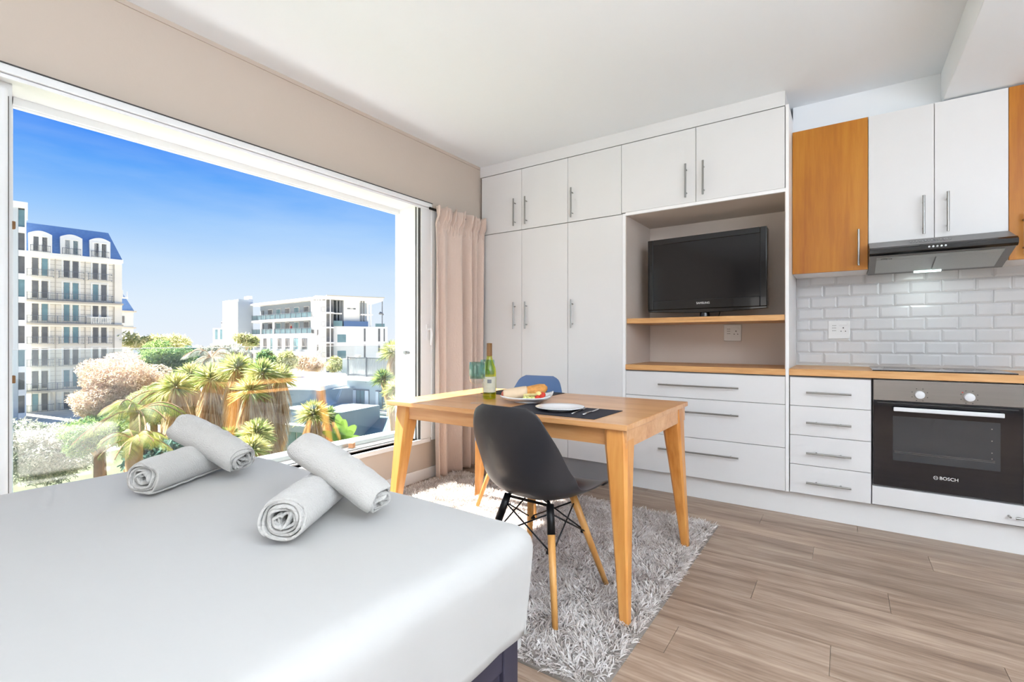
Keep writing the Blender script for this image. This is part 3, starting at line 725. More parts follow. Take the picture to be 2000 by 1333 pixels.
# ================================================================ BED
BZ = .60
def make_bed():
    e = empty('bed', (-1.39, .1, 0), 0, 'double bed with smooth white cover and dark slate frame', 'bed')
    x0, x1, y1, y0 = -2.15, -.640, 1.066, -.95
    # cover: superellipse corner rounding, draped hem
    nx, ny = 90, 110
    vs_ = []; fs = []
    X = np.linspace(-1, 1, nx); Y = np.linspace(-1, 1, ny)
    cx, cy = (x0+x1)/2, (y0+y1)/2; hx, hy = (x1-x0)/2, (y1-y0)/2
    R = .055; drop = .205; ARC = R*PI/2
    def prof(s, h):
        """s in -1..1 spans top width h plus drape"""
        half = h-R; arc = R*PI/2; tot = half+arc+drop; d = abs(s)*tot; sg = 1 if s >= 0 else -1
        if d < half: return sg*d, 0
        if d < half+arc:
            a = (d-half)/R; return sg*(half+R*math.sin(a)), -(R-R*math.cos(a))
        return sg*(h-(d-half-arc)*.14), -(R+(d-half-arc))
    for j in range(ny):
        for i in range(nx):
            tx_, ty_ = abs(X[i])*(hx-R+ARC+drop), abs(Y[j])*(hy-R+ARC+drop)
            ex_, ey_ = max(0, tx_-(hx-R)), max(0, ty_-(hy-R)); dd = math.hypot(ex_, ey_)
            cdx, cdy = (ex_/dd, ey_/dd) if dd > 1e-9 else (0, 0)
            dd = min(dd, ARC+drop)
            if dd < ARC: ro, z = R*math.sin(dd/R), -(R-R*math.cos(dd/R))
            else: ro, z = R-(dd-ARC)*.11, -(R+dd-ARC)
            ax = math.copysign(min(tx_, hx-R)+cdx*ro, X[i]); ay = math.copysign(min(ty_, hy-R)+cdy*ro, Y[j]); az = z if ex_ > 0 else 0; bz = z if ey_ > 0 else 0
            xx, yy = cx+ax, cy+ay
            zz = BZ+z
            dome = .008*math.cos(ax/hx*PI/2*.9)*math.cos(min(1, abs(ay/hy))*PI/2*.9) if abs(az)+abs(bz) < .02 else 0
            wr = .0016*math.sin(xx*9+yy*4+1.5*math.sin(yy*7))+.0012*math.sin(xx*5-yy*13)+.0012*math.sin(xx*23+yy*17+2*math.sin(xx*6))*max(0, math.sin(xx*3+yy*2))
            if az < -R or bz < -R:
                wv = .010*math.sin(yy*9+.7)+.006*math.sin(xx*11)
                if az < -R: xx += math.copysign(wv*min(1, (-az-R)/drop), ax)
                if bz < -R: yy += wv*min(1, (-bz-R)/drop)
            vs_.append((xx, yy, zz+dome+wr))
    fs = [(j*nx+i, j*nx+i+1, (j+1)*nx+i+1, (j+1)*nx+i) for j in range(ny-1) for i in range(nx-1)]
    o = MB().add(vs_, fs).build('bed_cover', 'sheet_white', e, smooth=True)
    s = o.modifiers.new('s', 'SOLIDIFY'); s.thickness = .006; s.offset = -1
    MB().box(x0+.03, x1-.03, y0+.03, y1-.05, .30, BZ-.03).build('mattress', 'sheet_white', e)
    f = MB(); f.box(x0+.02, x1-.035, y0, y1-.075, .26, .30); f.build('bed_base', 'bed_frame', e)
    for (a, b, c, d_) in ((x1-.080, x1-.022, y1-.135, y1-.075), (x0+.01, x0+.07, y1-.135, y1-.075), (x1-.075, x1-.014, y0, y0+.06), (x0+.01, x0+.07, y0, y0+.06)):
        MB().box(a, b, c, d_, 0, .42).build('corner_post', 'bed_frame', e, bevel=.003)
    # side board with recessed panels, and foot board
    MB().box(x1-.056, x1-.042, y0+.06, y1-.135, .06, .40).build('side_board', 'bed_frame', e)
    MB().box(x1-.048, x1-.026, y0+.06, y1-.135, .285, .40).build('side_rail', 'bed_frame', e, bevel=.002)
    MB().box(x1-.048, x1-.026, y0+.06, y1-.135, .05, .11).build('side_rail', 'bed_frame', e, bevel=.002)
    for yy in (.60, .20, -.2): MB().box(x1-.048, x1-.026, yy-.03, yy+.03, .11, .285).build('side_stile', 'bed_frame', e, bevel=.002)
    MB().box(x0+.07, x1-.075, y1-.115, y1-.095, .06, .40).build('foot_board', 'bed_frame', e)
make_bed()
def towel(label, p0, p1, r=.056, squash=.9, turns=4.6, th=.0062, sag=0., seed=0, group=None, flat=0):
    p0 = Vector(p0); p1 = Vector(p1); ax = (p1-p0); L_ = ax.length; ax.normalize()
    side = ax.cross(Vector((0, 0, 1))).normalized(); up = side.cross(ax).normalized()
    rr = random.Random(seed); ns, na = 190, 22; ph = [rr.uniform(0, 6.28) for _ in range(8)]
    vs_ = []
    tot = turns*2*PI; r0 = .007
    for i in range(ns):
        t = i/(ns-1); a = t**.62*tot+ph[0]
        rad = r0+(r-r0)*(t**.62)
        core = max(0, 1-rad/(r*.62))
        for j in range(na):
            s = j/(na-1)
            e_ = (rr.random()-.5)*0
            wob = 1+.12*core*math.sin(3*a+ph[1])+.05*math.sin(2*a+ph[2]+s*1.2)*(.4+core)+.012*math.sin(5*a+ph[5])
            q = rad*wob
            x = q*math.cos(a)*(1+core*.35); z = q*math.sin(a)*squash
            if core > 0: z += core*.012*math.sin(a*1.5+ph[3])
            # sit flat on the bed
            lo = -r*squash*.86
            if z < lo: z = lo+(z-lo)*.25
            # end irregularity and soft rounding of ends
            endr = .006*math.sin(a*1.3+ph[4])+.004*math.sin(a*3.1+ph[6])+.010*(1-t)*0
            s2 = s*L_
            if s > .5: s2 += endr*(s-.5)*2+(.006*(1-t))
            else: s2 -= endr*(.5-s)*2+(.006*(1-t))
            ee = min(s, 1-s); shrink = 1-.10*math.exp(-ee*22)*(1 if t > .8 else .3)
            bend = sag*math.sin(s*PI)
            rip = .0022*math.sin(s*37+a*2+ph[7])*math.exp(-abs(s-.45)*5) if t > .75 else 0
            p = p0+ax*s2+side*(x*shrink*(1+rip*20))+up*(z*shrink+bend+rip)
            vs_.append(tuple(p))
    fs = [(i*na+j, i*na+j+1, (i+1)*na+j+1, (i+1)*na+j) for i in range(ns-1) for j in range(na-1)]
    o = MB().add(vs_, fs).build('rolled_towel', 'towel_white', smooth=True)
    s = o.modifiers.new('s', 'SOLIDIFY'); s.thickness = th; s.offset = 0
    s = o.modifiers.new('b', 'BEVEL'); s.width = .0022; s.segments = 2; s.limit_method = 'ANGLE'; s.angle_limit = 1.0
    return props(o, label, 'towel', 'rolled towels on the bed')
towel('rolled white towel lying flat under another, nearer the window', (-1.700, .560, BZ+.064), (-1.885, .885, BZ+.064), .060, .9, 5.6, .0062, seed=3)
towel('rolled white towel leaning across the roll nearer the window', (-1.672, .832, BZ+.066), (-1.905, .742, BZ+.170), .058, .82, 5.0, .0062, seed=5, sag=.006)
towel('rolled white towel lying flat with its open end to the camera, middle of the bed', (-1.045, .610, BZ+.064), (-1.240, .900, BZ+.062), .058, .93, 5.4, .0062, seed=8)
towel('rolled white towel leaning over the roll in the middle of the bed, nearer the table', (-.985, .838, BZ+.060), (-1.235, .780, BZ+.178), .052, .80, 4.2, .0062, seed=11, sag=.006)

# ================================================================ CURTAIN
def make_curtain():
    e = empty('curtain', (-2.58, 3.05, 0), 0, 'dusty pink gathered curtain hanging between window and wardrobe', 'curtain')
    nz_, nh = 80, 320; vs_ = []
    ys0, ys1 = 2.765, 3.345
    for k in range(nz_):
        t = k/(nz_-1); z = 2.105-t*(2.105-.012)
        for i in range(nh):
            s = i/(nh-1)
            ytop = 2.735+s*(3.358-2.735); ybot = 2.700+s*(3.30-2.700)
            yy = ytop+(ybot-ytop)*min(1, t*1.15)
            amp = (.020+.034*min(1, t*1.6))*(1+.35*math.sin(s*11+1))
            ph_ = 2*PI*(s*5.2+.33*math.sin(s*7.5+.4))
            fold = math.sin(ph_+.5*math.sin(t*2.2+s*4))*(1 if s > .28 else .55)
            x = -2.598+amp*fold+.020*t*math.sin(s*5+1)
            if s < .3: x += .028*t*(1-(s/.3)**2)
            # gathered header
            if t < .055:
                g = math.sin(s*150)*.016+math.sin(s*87+2)*.014; x += g*(1.1-t*9); yy += .006*math.sin(s*60)
                x += .016 if t < .045 else 0
            elif t < .085: x = x*.35+(-2.590)*.65+.007*math.sin(s*150)
            vs_.append((x, yy, z-(.010*math.sin(s*120)+.008*math.sin(s*47) if t < .02 else 0)))
    fs = [(k*nh+i, k*nh+i+1, (k+1)*nh+i+1, (k+1)*nh+i) for k in range(nz_-1) for i in range(nh-1)]
    o = MB().add(vs_, fs).build('drape', 'curtain', e, smooth=True); s = o.modifiers.new('s', 'SOLIDIFY'); s.thickness = .002
    m = MB(); m.cyl((-2.615, 2.70, 2.078), (-2.615, 3.365, 2.078), .010, n=12); autosmooth(m.build('rod', 'metal_black', e))
make_curtain()

# ================================================================ TABLE SETTING
def placemat(label, cs):
    m = MB(); m.prism(cs, TZ+.0004, TZ+.0028); return props(m.build('placemat', 'placemat'), label, 'placemat', None)
placemat('charcoal placemat under the white plate, nearer the camera', [(-1.300, 1.775), (-.828, 1.790), (-.822, 2.075), (-1.300, 2.060)])
placemat('charcoal placemat behind the platter at the far side of the table', [(-1.800, 2.290), (-1.380, 2.300), (-1.385, 2.575), (-1.800, 2.560)])
m = MB(); m.lathe([(0, .0), (.060, .0), (.062, .003), (.085, .009), (.110, .014), (.1115, .0165), (.109, .0170), (.084, .0125), (.060, .0068), (0, .0062)], 48, (-1.065, 1.935, TZ+.0028))
o = m.build('dinner_plate', 'porcelain', smooth=True); props(o, 'empty round white plate on the near placemat', 'plate')
# platter : square with raised corners
def platter():
    n = 21; a = .125; vs_ = []; cx, cy = -1.345, 2.105; ang = math.radians(26)
    for j in range(n):
        for i in range(n):
            u, v = -1+2*i/(n-1), -1+2*j/(n-1); m_ = max(abs(u), abs(v)); corner = (abs(u)*abs(v))
            z = .006+.020*max(0, (m_-.5)/.5)**1.6+.014*corner**3
            k = 1-.05*(1-abs(u*v))*m_**4
            x, y = a*u*k, a*v*k
            vs_.append((x*math.cos(ang)-y*math.sin(ang), x*math.sin(ang)+y*math.cos(ang), z))
    fs = [(j*n+i, j*n+i+1, (j+1)*n+i+1, (j+1)*n+i) for j in range(n-1) for i in range(n-1)]
    o = MB().add(vs_, fs).build('platter', 'porcelain', smooth=True); o.location = (cx, cy, TZ+.0028)
    s = o.modifiers.new('s', 'SOLIDIFY'); s.thickness = .005; s.offset = -1
    props(o, 'square white platter with upturned corners holding the baguette and fruit', 'platter')
    m = MB(); m.lathe([(.0, -.001), (.072, -.001), (.078, .0045), (0, .0045)], 32); m.build('foot', 'porcelain', o, local=True, smooth=True)
    return cx, cy
PX, PY = platter()
def blob(name, label, cat, p, r, mat, group=None, sc_=(1, 1, 1), rz=0, bumpy=0, tilt=0):
    bm = bmesh.new(); bmesh.ops.create_icosphere(bm, subdivisions=3, radius=r)
    rr = random.Random(str(label)+str(p))
    for v in bm.verts: v.co *= 1+bumpy*math.sin(v.co.x/r*3+rr.random()*.3)*math.cos(v.co.z/r*4)
    me = bpy.data.meshes.new(name); bm.to_mesh(me); bm.free(); o = link(name, me, mat, smooth=True); o.location = p; o.scale = sc_; o.rotation_euler = (tilt, 0, rz)
    if label: props(o, label, cat, group)
    return o
# baguette sandwich, wrapped end towards the window
bg = empty('baguette', (PX-.02, PY+.015, TZ+.012), math.radians(42), 'filled baguette half wrapped in paper on the platter', 'bread'); bg.scale = (1.12, 1.12, 1.12)
def tube(prof, n=20, sq=.8):
    vs_ = []; k = len(prof)
    for x, z, r in prof:
        for j in range(n):
            t = 2*PI*j/n; w = 1+.05*math.sin(3*t+x*40); vs_.append((x, r*w*math.cos(t), z+r*w*sq*math.sin(t)))
    fs = [(i*n+j, i*n+(j+1) % n, (i+1)*n+(j+1) % n, (i+1)*n+j) for i in range(k-1) for j in range(n)]
    return MB().add(vs_, fs+[tuple(range(n)), tuple(range((k-1)*n, k*n))])
tube([(-.03, .030, .020), (-.02, .031, .028), (.0, .034, .032), (.03, .038, .034), (.06, .043, .033), (.085, .047, .027), (.098, .049, .012)]).build('crust', 'crust', bg, local=True, smooth=True)
tube([(-.11, .022, .020), (-.105, .022, .027), (-.08, .025, .030), (-.05, .029, .032), (-.01, .034, .0345), (.0, .035, .034)]).build('paper_wrap', 'wrap_paper', bg, local=True, smooth=True)
tube([(-.116, .022, .010), (-.112, .022, .020), (-.104, .022, .022)]).build('ham_end', 'ham', bg, local=True, smooth=True)
m = MB(); m.box(-.02, .085, -.033, -.024, .018, .030); o = m.build('filling', 'crumb', bg, local=True, bevel=.003); 
for k, (dx, dy, dz) in enumerate([(.035, -.055, .020), (.060, -.050, .020), (.048, -.072, .019), (.078, -.062, .021), (.020, -.072, .018), (.062, -.085, .020), (.035, -.090, .019), (.010, -.055, .019)]):
    blob('grape', 'pale green grape in the cluster on the platter', 'grape', (PX+dx*.8-.002, PY+dy*.72, TZ+.007+dz), .0105, 'grape', 'grapes on the platter', (1, 1, .95))
blob('cheese_ball', 'round pale cheese ball in front of the baguette', 'cheese', (PX+.070, PY-.010, TZ+.044), .017, 'cheese')
for k, (dx, dy, dz, lb) in enumerate([(.088, .004, .040, 'red strawberry beside the cheese ball on the platter'), (.092, -.018, .032, 'halved orange-red strawberry at the bare corner of the platter'), (.078, -.036, .028, 'small red strawberry next to the grapes')]):
    s = blob('strawberry', lb, 'strawberry', (PX+dx, PY+dy, TZ+.003+dz), .0135, 'strawberry', None, (1, .85, 1.1), k*1.3, .03, .6)
# cutlery
def fork():
    e = empty('fork', (-.975, 1.955, TZ+.0032), math.radians(28), 'steel fork lying on the near placemat right of the plate', 'fork')
    m = MB(); m.path([(0, -.105, .001), (0, -.06, .002), (0, 0, .003), (0, .03, .004)], [.0045, .0035, .0022, .003], 8); m.build('shank', 'cutlery', e, local=True, smooth=True)
    m = MB(); m.box(-.010, .010, .028, .048, .003, .005); m.build('root', 'cutlery', e, local=True, bevel=.002)
    for k in range(4): m = MB(); x = -.0085+k*.0057; m.box(x-.001, x+.001, .046, .085, .0035, .0055); m.build('tine', 'cutlery', e, local=True)
    e.rotation_euler.z = math.radians(8)
def knife():
    e = empty('knife', (-.915, 1.945, TZ+.0032), math.radians(6), 'steel knife beside the fork on the near placemat', 'knife')
    m = MB(); m.path([(0, -.10, .003), (0, -.05, .004), (0, .0, .003)], [.005, .0042, .0035], 8); m.build('grip', 'cutlery', e, local=True, smooth=True)
    m = MB(); m.prism([(-.0035, 0), (.0075, .005), (.0085, .07), (.003, .105), (-.0035, .11)], .0015, .003); m.build('blade', 'cutlery', e, local=True)
fork(); knife()
# goblets
def goblet(label, p, z=0):
    e = empty('goblet', p, 0, label, 'glass')
    m = MB(); m.lathe([(0, .0), (.034, .0), (.034, .002), (.006, .006), (.0045, .012), (.0042, .085), (.006, .094), (.0, .097)], 28); m.build('stem', 'glass_bright', e, local=True, smooth=True)
    m = MB(); m.lathe([(.006, .094), (.022, .099), (.034, .110), (.040, .125)], 32); o = m.build('bowl_base', 'glass_bright', e, local=True, smooth=True)
    s = o.modifiers.new('s', 'SOLIDIFY'); s.thickness = .002
    m = MB(); m.lathe([(.040, .125), (.0415, .15), (.041, .19), (.0395, .208)], 32); o = m.build('bowl', 'glass_teal', e, local=True, smooth=True)
    s = o.modifiers.new('s', 'SOLIDIFY'); s.thickness = .002
goblet('teal glass goblet standing nearest the camera beside the bottle', (-1.535, 1.925, TZ+.0003))
goblet('teal glass goblet behind the wine bottle', (-1.668, 2.185, TZ+.0003))
# bottle
e = empty('wine_bottle', (-1.590, 2.100, TZ+.0003), .3, 'green glass wine bottle with brown cap and cream label', 'bottle')
m = MB(); m.lathe([(0, .004), (.030, .001), (.0355, .004), (.0368, .012), (.0368, .145), (.034, .168), (.024, .195), (.0155, .222), (.0140, .245), (.0138, .30)], 36); o = m.build('glass_body', 'glass_green', e, local=True, smooth=True)
m = MB(); m.lathe([(0, .006), (.033, .005), (.0345, .012), (.0345, .06), (0, .061)], 30); m.build('wine', 'glass_green', e, local=True, smooth=True)
m = MB(); m.lathe([(.0140, .232), (.0150, .236), (.0148, .302), (.0, .303)], 24); m.build('cap', 'cork_cap', e, local=True, smooth=True)
n = 20; vs_ = []
for zz in (.038, .122):
    for k in range(n): a = -PI/2-1.15+k*2.3/(n-1)+.35; vs_.append((.0374*math.cos(a), .0374*math.sin(a), zz))
m = MB().add(vs_, [(k, k+1, n+k+1, n+k) for k in range(n-1)]); m.build('paper_label', 'label_paper', e, local=True, smooth=True)
vs_ = []
for zz in (.088, .108):
    for k in range(8): a = -PI/2-.3+k*.6/7+.35; vs_.append((.0378*math.cos(a), .0378*math.sin(a), zz))
MB().add(vs_, [(k, k+1, 8+k+1, 8+k) for k in range(7)]).build('label_crest', 'rail_iron', e, local=True)

# ================================================================ OUTSIDE
GZ = -8.6
S(MB().box(-220, -3.4, -120, 220, GZ-.4, GZ).build('ground', 'soil'), 'ground and street level below the building')
pmat('garden', (108, 116, 84), .95, noise=(.7, .35, (1, 1, 1)), bump=(3, .6, (1, 1, 1)))
S(MB().box(-52, -4.2, -60, 90, GZ-.2, GZ+.12).build('lawn', 'garden'), 'planted garden strip between the buildings')
def frame(a, b):
    """matrix with x from a towards b (horizontal), y away from the viewer, z up, origin below a at z=0"""
    ex = Vector((b.x-a.x, b.y-a.y, 0)).normalized(); ey = Vector((-ex.y, ex.x, 0))
    if ey.dot(Vector((-1, 1, 0))) < 0: ey = -ey
    m = Matrix.Identity(4)
    for i in range(3): m[i][0] = ex[i]; m[i][1] = ey[i]; m[i][2] = (0, 0, 1)[i]; m[i][3] = (a.x, a.y, 0)[i]
    return m
def root(name, label, cat, m, group=None):
    e = empty(name, (m[0][3], m[1][3], GZ), 0, label, cat, group); return e
def part(e, name, m, mat, boxes, bevel=0):
    b = MB(m)
    for bx in boxes: b.box(*bx)
    return b.build(name, mat, e, bevel=bevel)
# ---- hotel
A0, B0 = W(50, 490, 64.5), W(236, 508, 72.0); HM = frame(A0, B0); LEN = (Vector((B0.x, B0.y))-Vector((A0.x, A0.y))).length
H = root('hotel', 'cream hotel with blue slate mansard roof and wrought balconies', 'building', HM)
ROWZ = [14.05-3.05*k for k in range(8)]; COLX = [1.40, 4.52, 7.60]
part(H, 'facade_wall', HM, 'hotel_wall', [(-.3, LEN, 0, 9, GZ, 12.6)])
part(H, 'cornice', HM, 'hotel_trim', [(-.4, LEN+.25, -.35, 9, 12.5, 12.95), (-.3, LEN+.1, -.15, 9, 12.2, 12.5)])
b = MB(HM); b.add([(-.4, -.2, 12.95), (LEN+.15, -.2, 12.95), (LEN+.15, 9, 12.95), (-.4, 9, 12.95), (-.4, 1.0, 16.9), (LEN-1.3, 1.0, 16.9), (LEN-1.3, 7.5, 16.9), (-.4, 7.5, 16.9)],
                [(0, 1, 5, 4), (1, 2, 6, 5), (2, 3, 7, 6), (3, 0, 4, 7), (4, 5, 6, 7), (0, 3, 2, 1)]); b.build('mansard_roof', 'slate_blue', H)
# stone coursing joints and pilaster lines
j = MB(HM)
z = 12.0
while z > -6: j.box(-.3, LEN, -.012, 0, z, z+.05); z -= .61
j.build('stone_courses', 'hotel_joint', H)
for x in (2.95, 6.05, 9.2):
    part(H, 'pilaster', HM, 'hotel_joint', [(x-.10, x+.0, -.10, 0, GZ, 12.2)])
part(H, 'quoin', HM, 'hotel_wall', [(9.25, LEN+.12, -.14, .2, GZ, 12.2)])
for zz in (ROWZ[2]-1.55, ROWZ[3]-1.6):
    part(H, 'string_course', HM, 'hotel_joint', [(-.3, LEN+.2, -.7, 0, zz-.18, zz+.05)])
    part(H, 'string_course', HM, 'hotel_trim', [(-.3, LEN+.1, -.35, 0, zz-.42, zz-.18)])
part(H, 'balcony_slab', HM, 'hotel_joint', [(.0, 6.2, -.8, 0, ROWZ[6]-1.75, ROWZ[6]-1.5)])
def french(e, m, x, z, w=1.65, h=2.45, dormer=False):
    fr_ = MB(m); y = -.12 if not dormer else -.35
    x0, x1, z0, z1 = x-w/2, x+w/2, z-h/2, z+h/2
    for bx in ((x0-.16, x0, y, .05, z0, z1+.0), (x1, x1+.16, y, .05, z0, z1+.0), (x0-.16, x1+.16, y, .05, z1, z1+.14), (x-.10, x+.10, y, .05, z0, z1)): fr_.box(*bx)
    w_ = fr_.build('window', 'hotel_trim', e)
    for a, b_ in ((x0, x-.10), (x+.10, x1)):
        p = MB(m); p.box(a+.08, b_-.08, y+.07, .04, z0+.1, z1-.06); p.build('pane', random.choice(['pane_dark', 'pane_dark', 'pane_teal']), w_)
    return w_
def railing(e, m, x0, x1, z, h=.95, y=-.62, ret=True, pitch=.16, name='railing', mat='rail_iron'):
    r = MB(m); r.box(x0, x1, y-.02, y+.02, z+h-.05, z+h); r.box(x0, x1, y-.02, y+.02, z+.04, z+.09)
    n = int((x1-x0)/pitch)
    for k in range(n+1): xx = x0+(x1-x0)*k/n; t = .012 if k % 6 else .035; r.box(xx-t, xx+t, y-t, y+t, z, z+h)
    if ret:
        for xx in (x0, x1): r.box(xx-.03, xx+.03, y, 0, z+h-.05, z+h); r.box(xx-.02, xx+.02, y, 0, z+.0, z+.06)
    r.build(name, mat, e)
for ci, x in enumerate(COLX):
    # dormer
    zc = ROWZ[0]+.08
    d = MB(HM); n = 10; w = 1.15
    pts = [(x-w, 12.95), (x-w, zc+1.25)]+[(x-w+2*w*k/n, zc+1.25+.42*math.sin(PI*k/n)) for k in range(1, n)]+[(x+w, zc+1.25), (x+w, 12.95)]
    d.prism(pts, -.28, 1.2, 'Y'); dm = d.build('dormer', 'hotel_trim', H)
    w_ = french(H, HM, x, zc-.15, 1.5, 2.1, True); w_['label'] = 'dormer window with white frame'
    railing(H, HM, x-.95, x+.95, zc-1.15, .85, -.55, pitch=.2)
    for r in range(1, 8): french(H, HM, x-.02, ROWZ[r]-.05)
for x in COLX: railing(H, HM, x-1.3, x+1.3, ROWZ[1]-1.35)
railing(H, HM, .1, 9.0, ROWZ[2]-1.45, 1.0, -.66)
railing(H, HM, .1, 6.0, ROWZ[3]-1.50, 1.0, -.66)
bal = MB(HM)
for k in range(12): xx = 6.6+k*.19; bal.cyl((xx, -.6, ROWZ[3]-1.5), (xx, -.6, ROWZ[3]-.65), .06, n=6)
bal.box(6.4, 8.9, -.68, -.52, ROWZ[3]-.65, ROWZ[3]-.52); bal.build('balustrade', 'hotel_trim', H)
for r in (4, 5, 7):
    for x in COLX: railing(H, HM, x-1.3, x+1.3, ROWZ[r]-1.3)
railing(H, HM, .1, 6.1, ROWZ[6]-1.5, 1.0, -.7); railing(H, HM, 6.4, 8.9, ROWZ[6]-1.3)
# bracket at the right edge
part(H, 'side_bracket', HM, 'hotel_trim', [(LEN+.1, LEN+.9, .2, .9, 7.3, 7.5), (LEN+.2, LEN+.3, .2, .3, 7.5, 8.5), (LEN+.75, LEN+.85, .2, .3, 7.5, 8.3)])
# ---- lower wing behind
A1, B1 = W(232, 607, 82), W(262, 610, 84); WM = frame(A1, B1); L1 = (B1-A1).xy.length
w2 = root('building', 'lower cream wing with blue roof just right of the hotel', 'building', WM)
zc = 1.07+(664.5-608)*82/947
part(w2, 'wall', WM, 'tower_grey', [(-3, L1-.1, 0, 8, GZ, zc)])
part(w2, 'cornice', WM, 'hotel_joint', [(-3, L1+.25, -.3, 8, zc-.1, zc+.12), (-3, L1+.2, -.2, 8, zc-2.9, zc-2.7)])
b = MB(WM); b.add([(-3, -.1, zc+.1), (L1, -.1, zc+.1), (L1, 7, zc+.1), (-3, 7, zc+.1), (-3, .6, zc+3.2), (L1-1.5, .6, zc+3.2), (L1-1.5, 6, zc+3.2), (-3, 6, zc+3.2)],
                [(0, 1, 5, 4), (1, 2, 6, 5), (2, 3, 7, 6), (3, 0, 4, 7), (4, 5, 6, 7), (0, 3, 2, 1)]); b.build('roof', 'slate_blue', w2)
part(w2, 'window', WM, 'pane_dark', [(.2, .8, -.05, .05, zc-2.0, zc-.8)])
# ---- grey tower on the left
B2 = W(51, 400, 57.5); rd = Vector((B2.x, B2.y, 0)).normalized(); A2 = B2-Vector((-rd.y, rd.x, 0))*-7.5*-1 if False else B2+Vector((-rd.y, rd.x, 0))*(-7.5 if Vector((-rd.y, rd.x, 0)).dot(Vector((CA, SA, 0))) > 0 else 7.5); TM = frame(A2, B2); L2 = (B2-A2).xy.length
t2 = root('tower_block', 'plain pale grey tower block at the left window edge', 'building', TM)
zt = 1.07+(664.5-405)*57/947
xs = L2-.62
part(t2, 'wall', TM, 'tower_grey', [(0, xs-.05, 0, 8, GZ, zt)])
part(t2, 'parapet', TM, 'render_white', [(-.1, L2+.15, -.1, 8, zt, zt+.7)])
part(t2, 'corner_column', TM, 'render_white', [(L2-.12, L2+.02, .0, 2.0, GZ, zt)])
z = zt-.2; k = 0
while z > -6:
    part(t2, 'window', TM, 'pane_dark' if k % 3 else 'pane_teal', [(xs-.02, L2-.12, .25, .5, z-2.05, z)])
    part(t2, 'floor_band', TM, 'render_white', [(xs-.04, L2+.02, .05, 2, z-2.75, z-2.05)])
    z -= 2.75; k += 1
# ---- white modern apartment block
A3, B3 = W(497, 600, 105), W(622, 585, 87.5); AM = frame(A3, B3); L3 = (B3-A3).xy.length
ab = root('apartment_block', 'long white apartment block with open blue-railed galleries', 'building', AM)
zr = 8.35
part(ab, 'roof_slab', AM, 'render_white', [(-.6, L3, -1.6, 10, zr, zr+.35)])
part(ab, 'rear_wall', AM, 'render_grey_shade', [(0, L3, 1.2, 10, GZ, zr)])
lev = [5.15, 2.25, -.95, -4.2]
for i, z in enumerate(lev[:2]):
    part(ab, 'gallery_slab', AM, 'render_white', [(-.3, L3, -1.4, 1.2, z-.45, z)])
    railing(ab, AM, 0, L3-.3, z, 1.05, -1.3, False, .35, 'gallery_rail', 'rail_iron')
    p = MB(AM); p.box(.0, L3-.3, -1.27, -1.24, z+.05, z+.95); p.build('gallery_panel', 'pane_teal', ab)
    for k in range(7):
        x = 1.2+k*(L3-2.4)/6.4
        if k == 0: part(ab, 'door', AM, 'rail_iron', [(x-.5, x+.6, 1.08, 1.2, z, z+2.2)])
        else:
            w_ = part(ab, 'window', AM, 'render_white', [(x-.95, x+1.05, 1.06, 1.2, z+.75, z+2.35)])
            part(w_, 'pane', AM, 'pane_dark' if k % 2 else 'pane_teal', [(x-.85, x+.0, 1.02, 1.06, z+.85, z+2.25), (x+.1, x+.95, 1.02, 1.06, z+.85, z+2.25)])
for x in (L3*.24, L3*.45): part(ab, 'gallery_post', AM, 'render_white', [(x-.15, x+.15, -1.45, -1.2, GZ, lev[0])])
part(ab, 'lower_wall', AM, 'render_white', [(0, L3, -1.2, 1.2, GZ, lev[1]-.4)])
for zi in (lev[2], lev[3], -7.2):
    n = 8
    for k in range(n):
        x = .9+k*(L3-1.2)/n
        w_ = part(ab, 'window', AM, 'render_grey_shade', [(x, x+1.9, -1.26, -1.2, zi+.25, zi+2.35)])
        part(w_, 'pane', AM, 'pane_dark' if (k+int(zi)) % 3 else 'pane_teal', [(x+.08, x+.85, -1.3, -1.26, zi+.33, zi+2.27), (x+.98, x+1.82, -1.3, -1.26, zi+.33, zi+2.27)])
        part(ab, 'pier', AM, 'render_white', [(x-.42, x-.12, -1.75, -1.2, zi-.4, zi+2.6)])
    part(ab, 'floor_band', AM, 'render_white', [(0, L3, -1.7, -1.2, zi-.55, zi-.1)])
o_ = root('person', 'person in a red shirt standing on the middle gallery', 'person', AM)
pm = AM @ Matrix.Translation((L3*.69, -.95, lev[1]))
m = MB(pm); m.path([(0, 0, .85), (0, 0, 1.15), (0, 0, 1.45)], [.17, .19, .15], 10); m.path([(.2, 0, 1.42), (.26, 0, 1.15), (.2, -.12, .98)], [.06, .05, .045], 8); m.path([(-.2, 0, 1.42), (-.26, 0, 1.15), (-.2, -.12, .98)], [.06, .05, .045], 8)
m.build('torso', 'red_shirt', o_, smooth=True)
m = MB(pm); m.path([(.09, 0, .85), (.10, 0, .45), (.10, 0, .02)], [.09, .065, .05], 8); m.path([(-.09, 0, .85), (-.10, 0, .45), (-.10, 0, .02)], [.09, .065, .05], 8); m.build('legs', 'rail_iron', o_, smooth=True)
m = MB(pm); m.path([(0, 0, 1.45), (0, 0, 1.56), (0, 0, 1.66), (0, 0, 1.76)], [.06, .09, .10, .04], 10); m.build('head', 'wrap_paper', o_, smooth=True)
# stair tower with the shade of its facing side put into the grey
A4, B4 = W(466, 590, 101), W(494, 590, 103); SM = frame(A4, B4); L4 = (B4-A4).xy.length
st = root('stair_tower', 'tall blank stair tower with shade put into its grey at the left end of the white block', 'building', SM)
part(st, 'shaft', SM, 'render_grey_shade', [(0, L4, 0, 5, GZ, 9.6)])
part(st, 'roof_box', SM, 'render_white', [(L4*.72, L4*.98, .2, 3, 9.6, 10.4)])
part(st, 'side_wall', SM, 'roof_white', [(-1.6, 0, .4, 5, GZ, 9.3)])
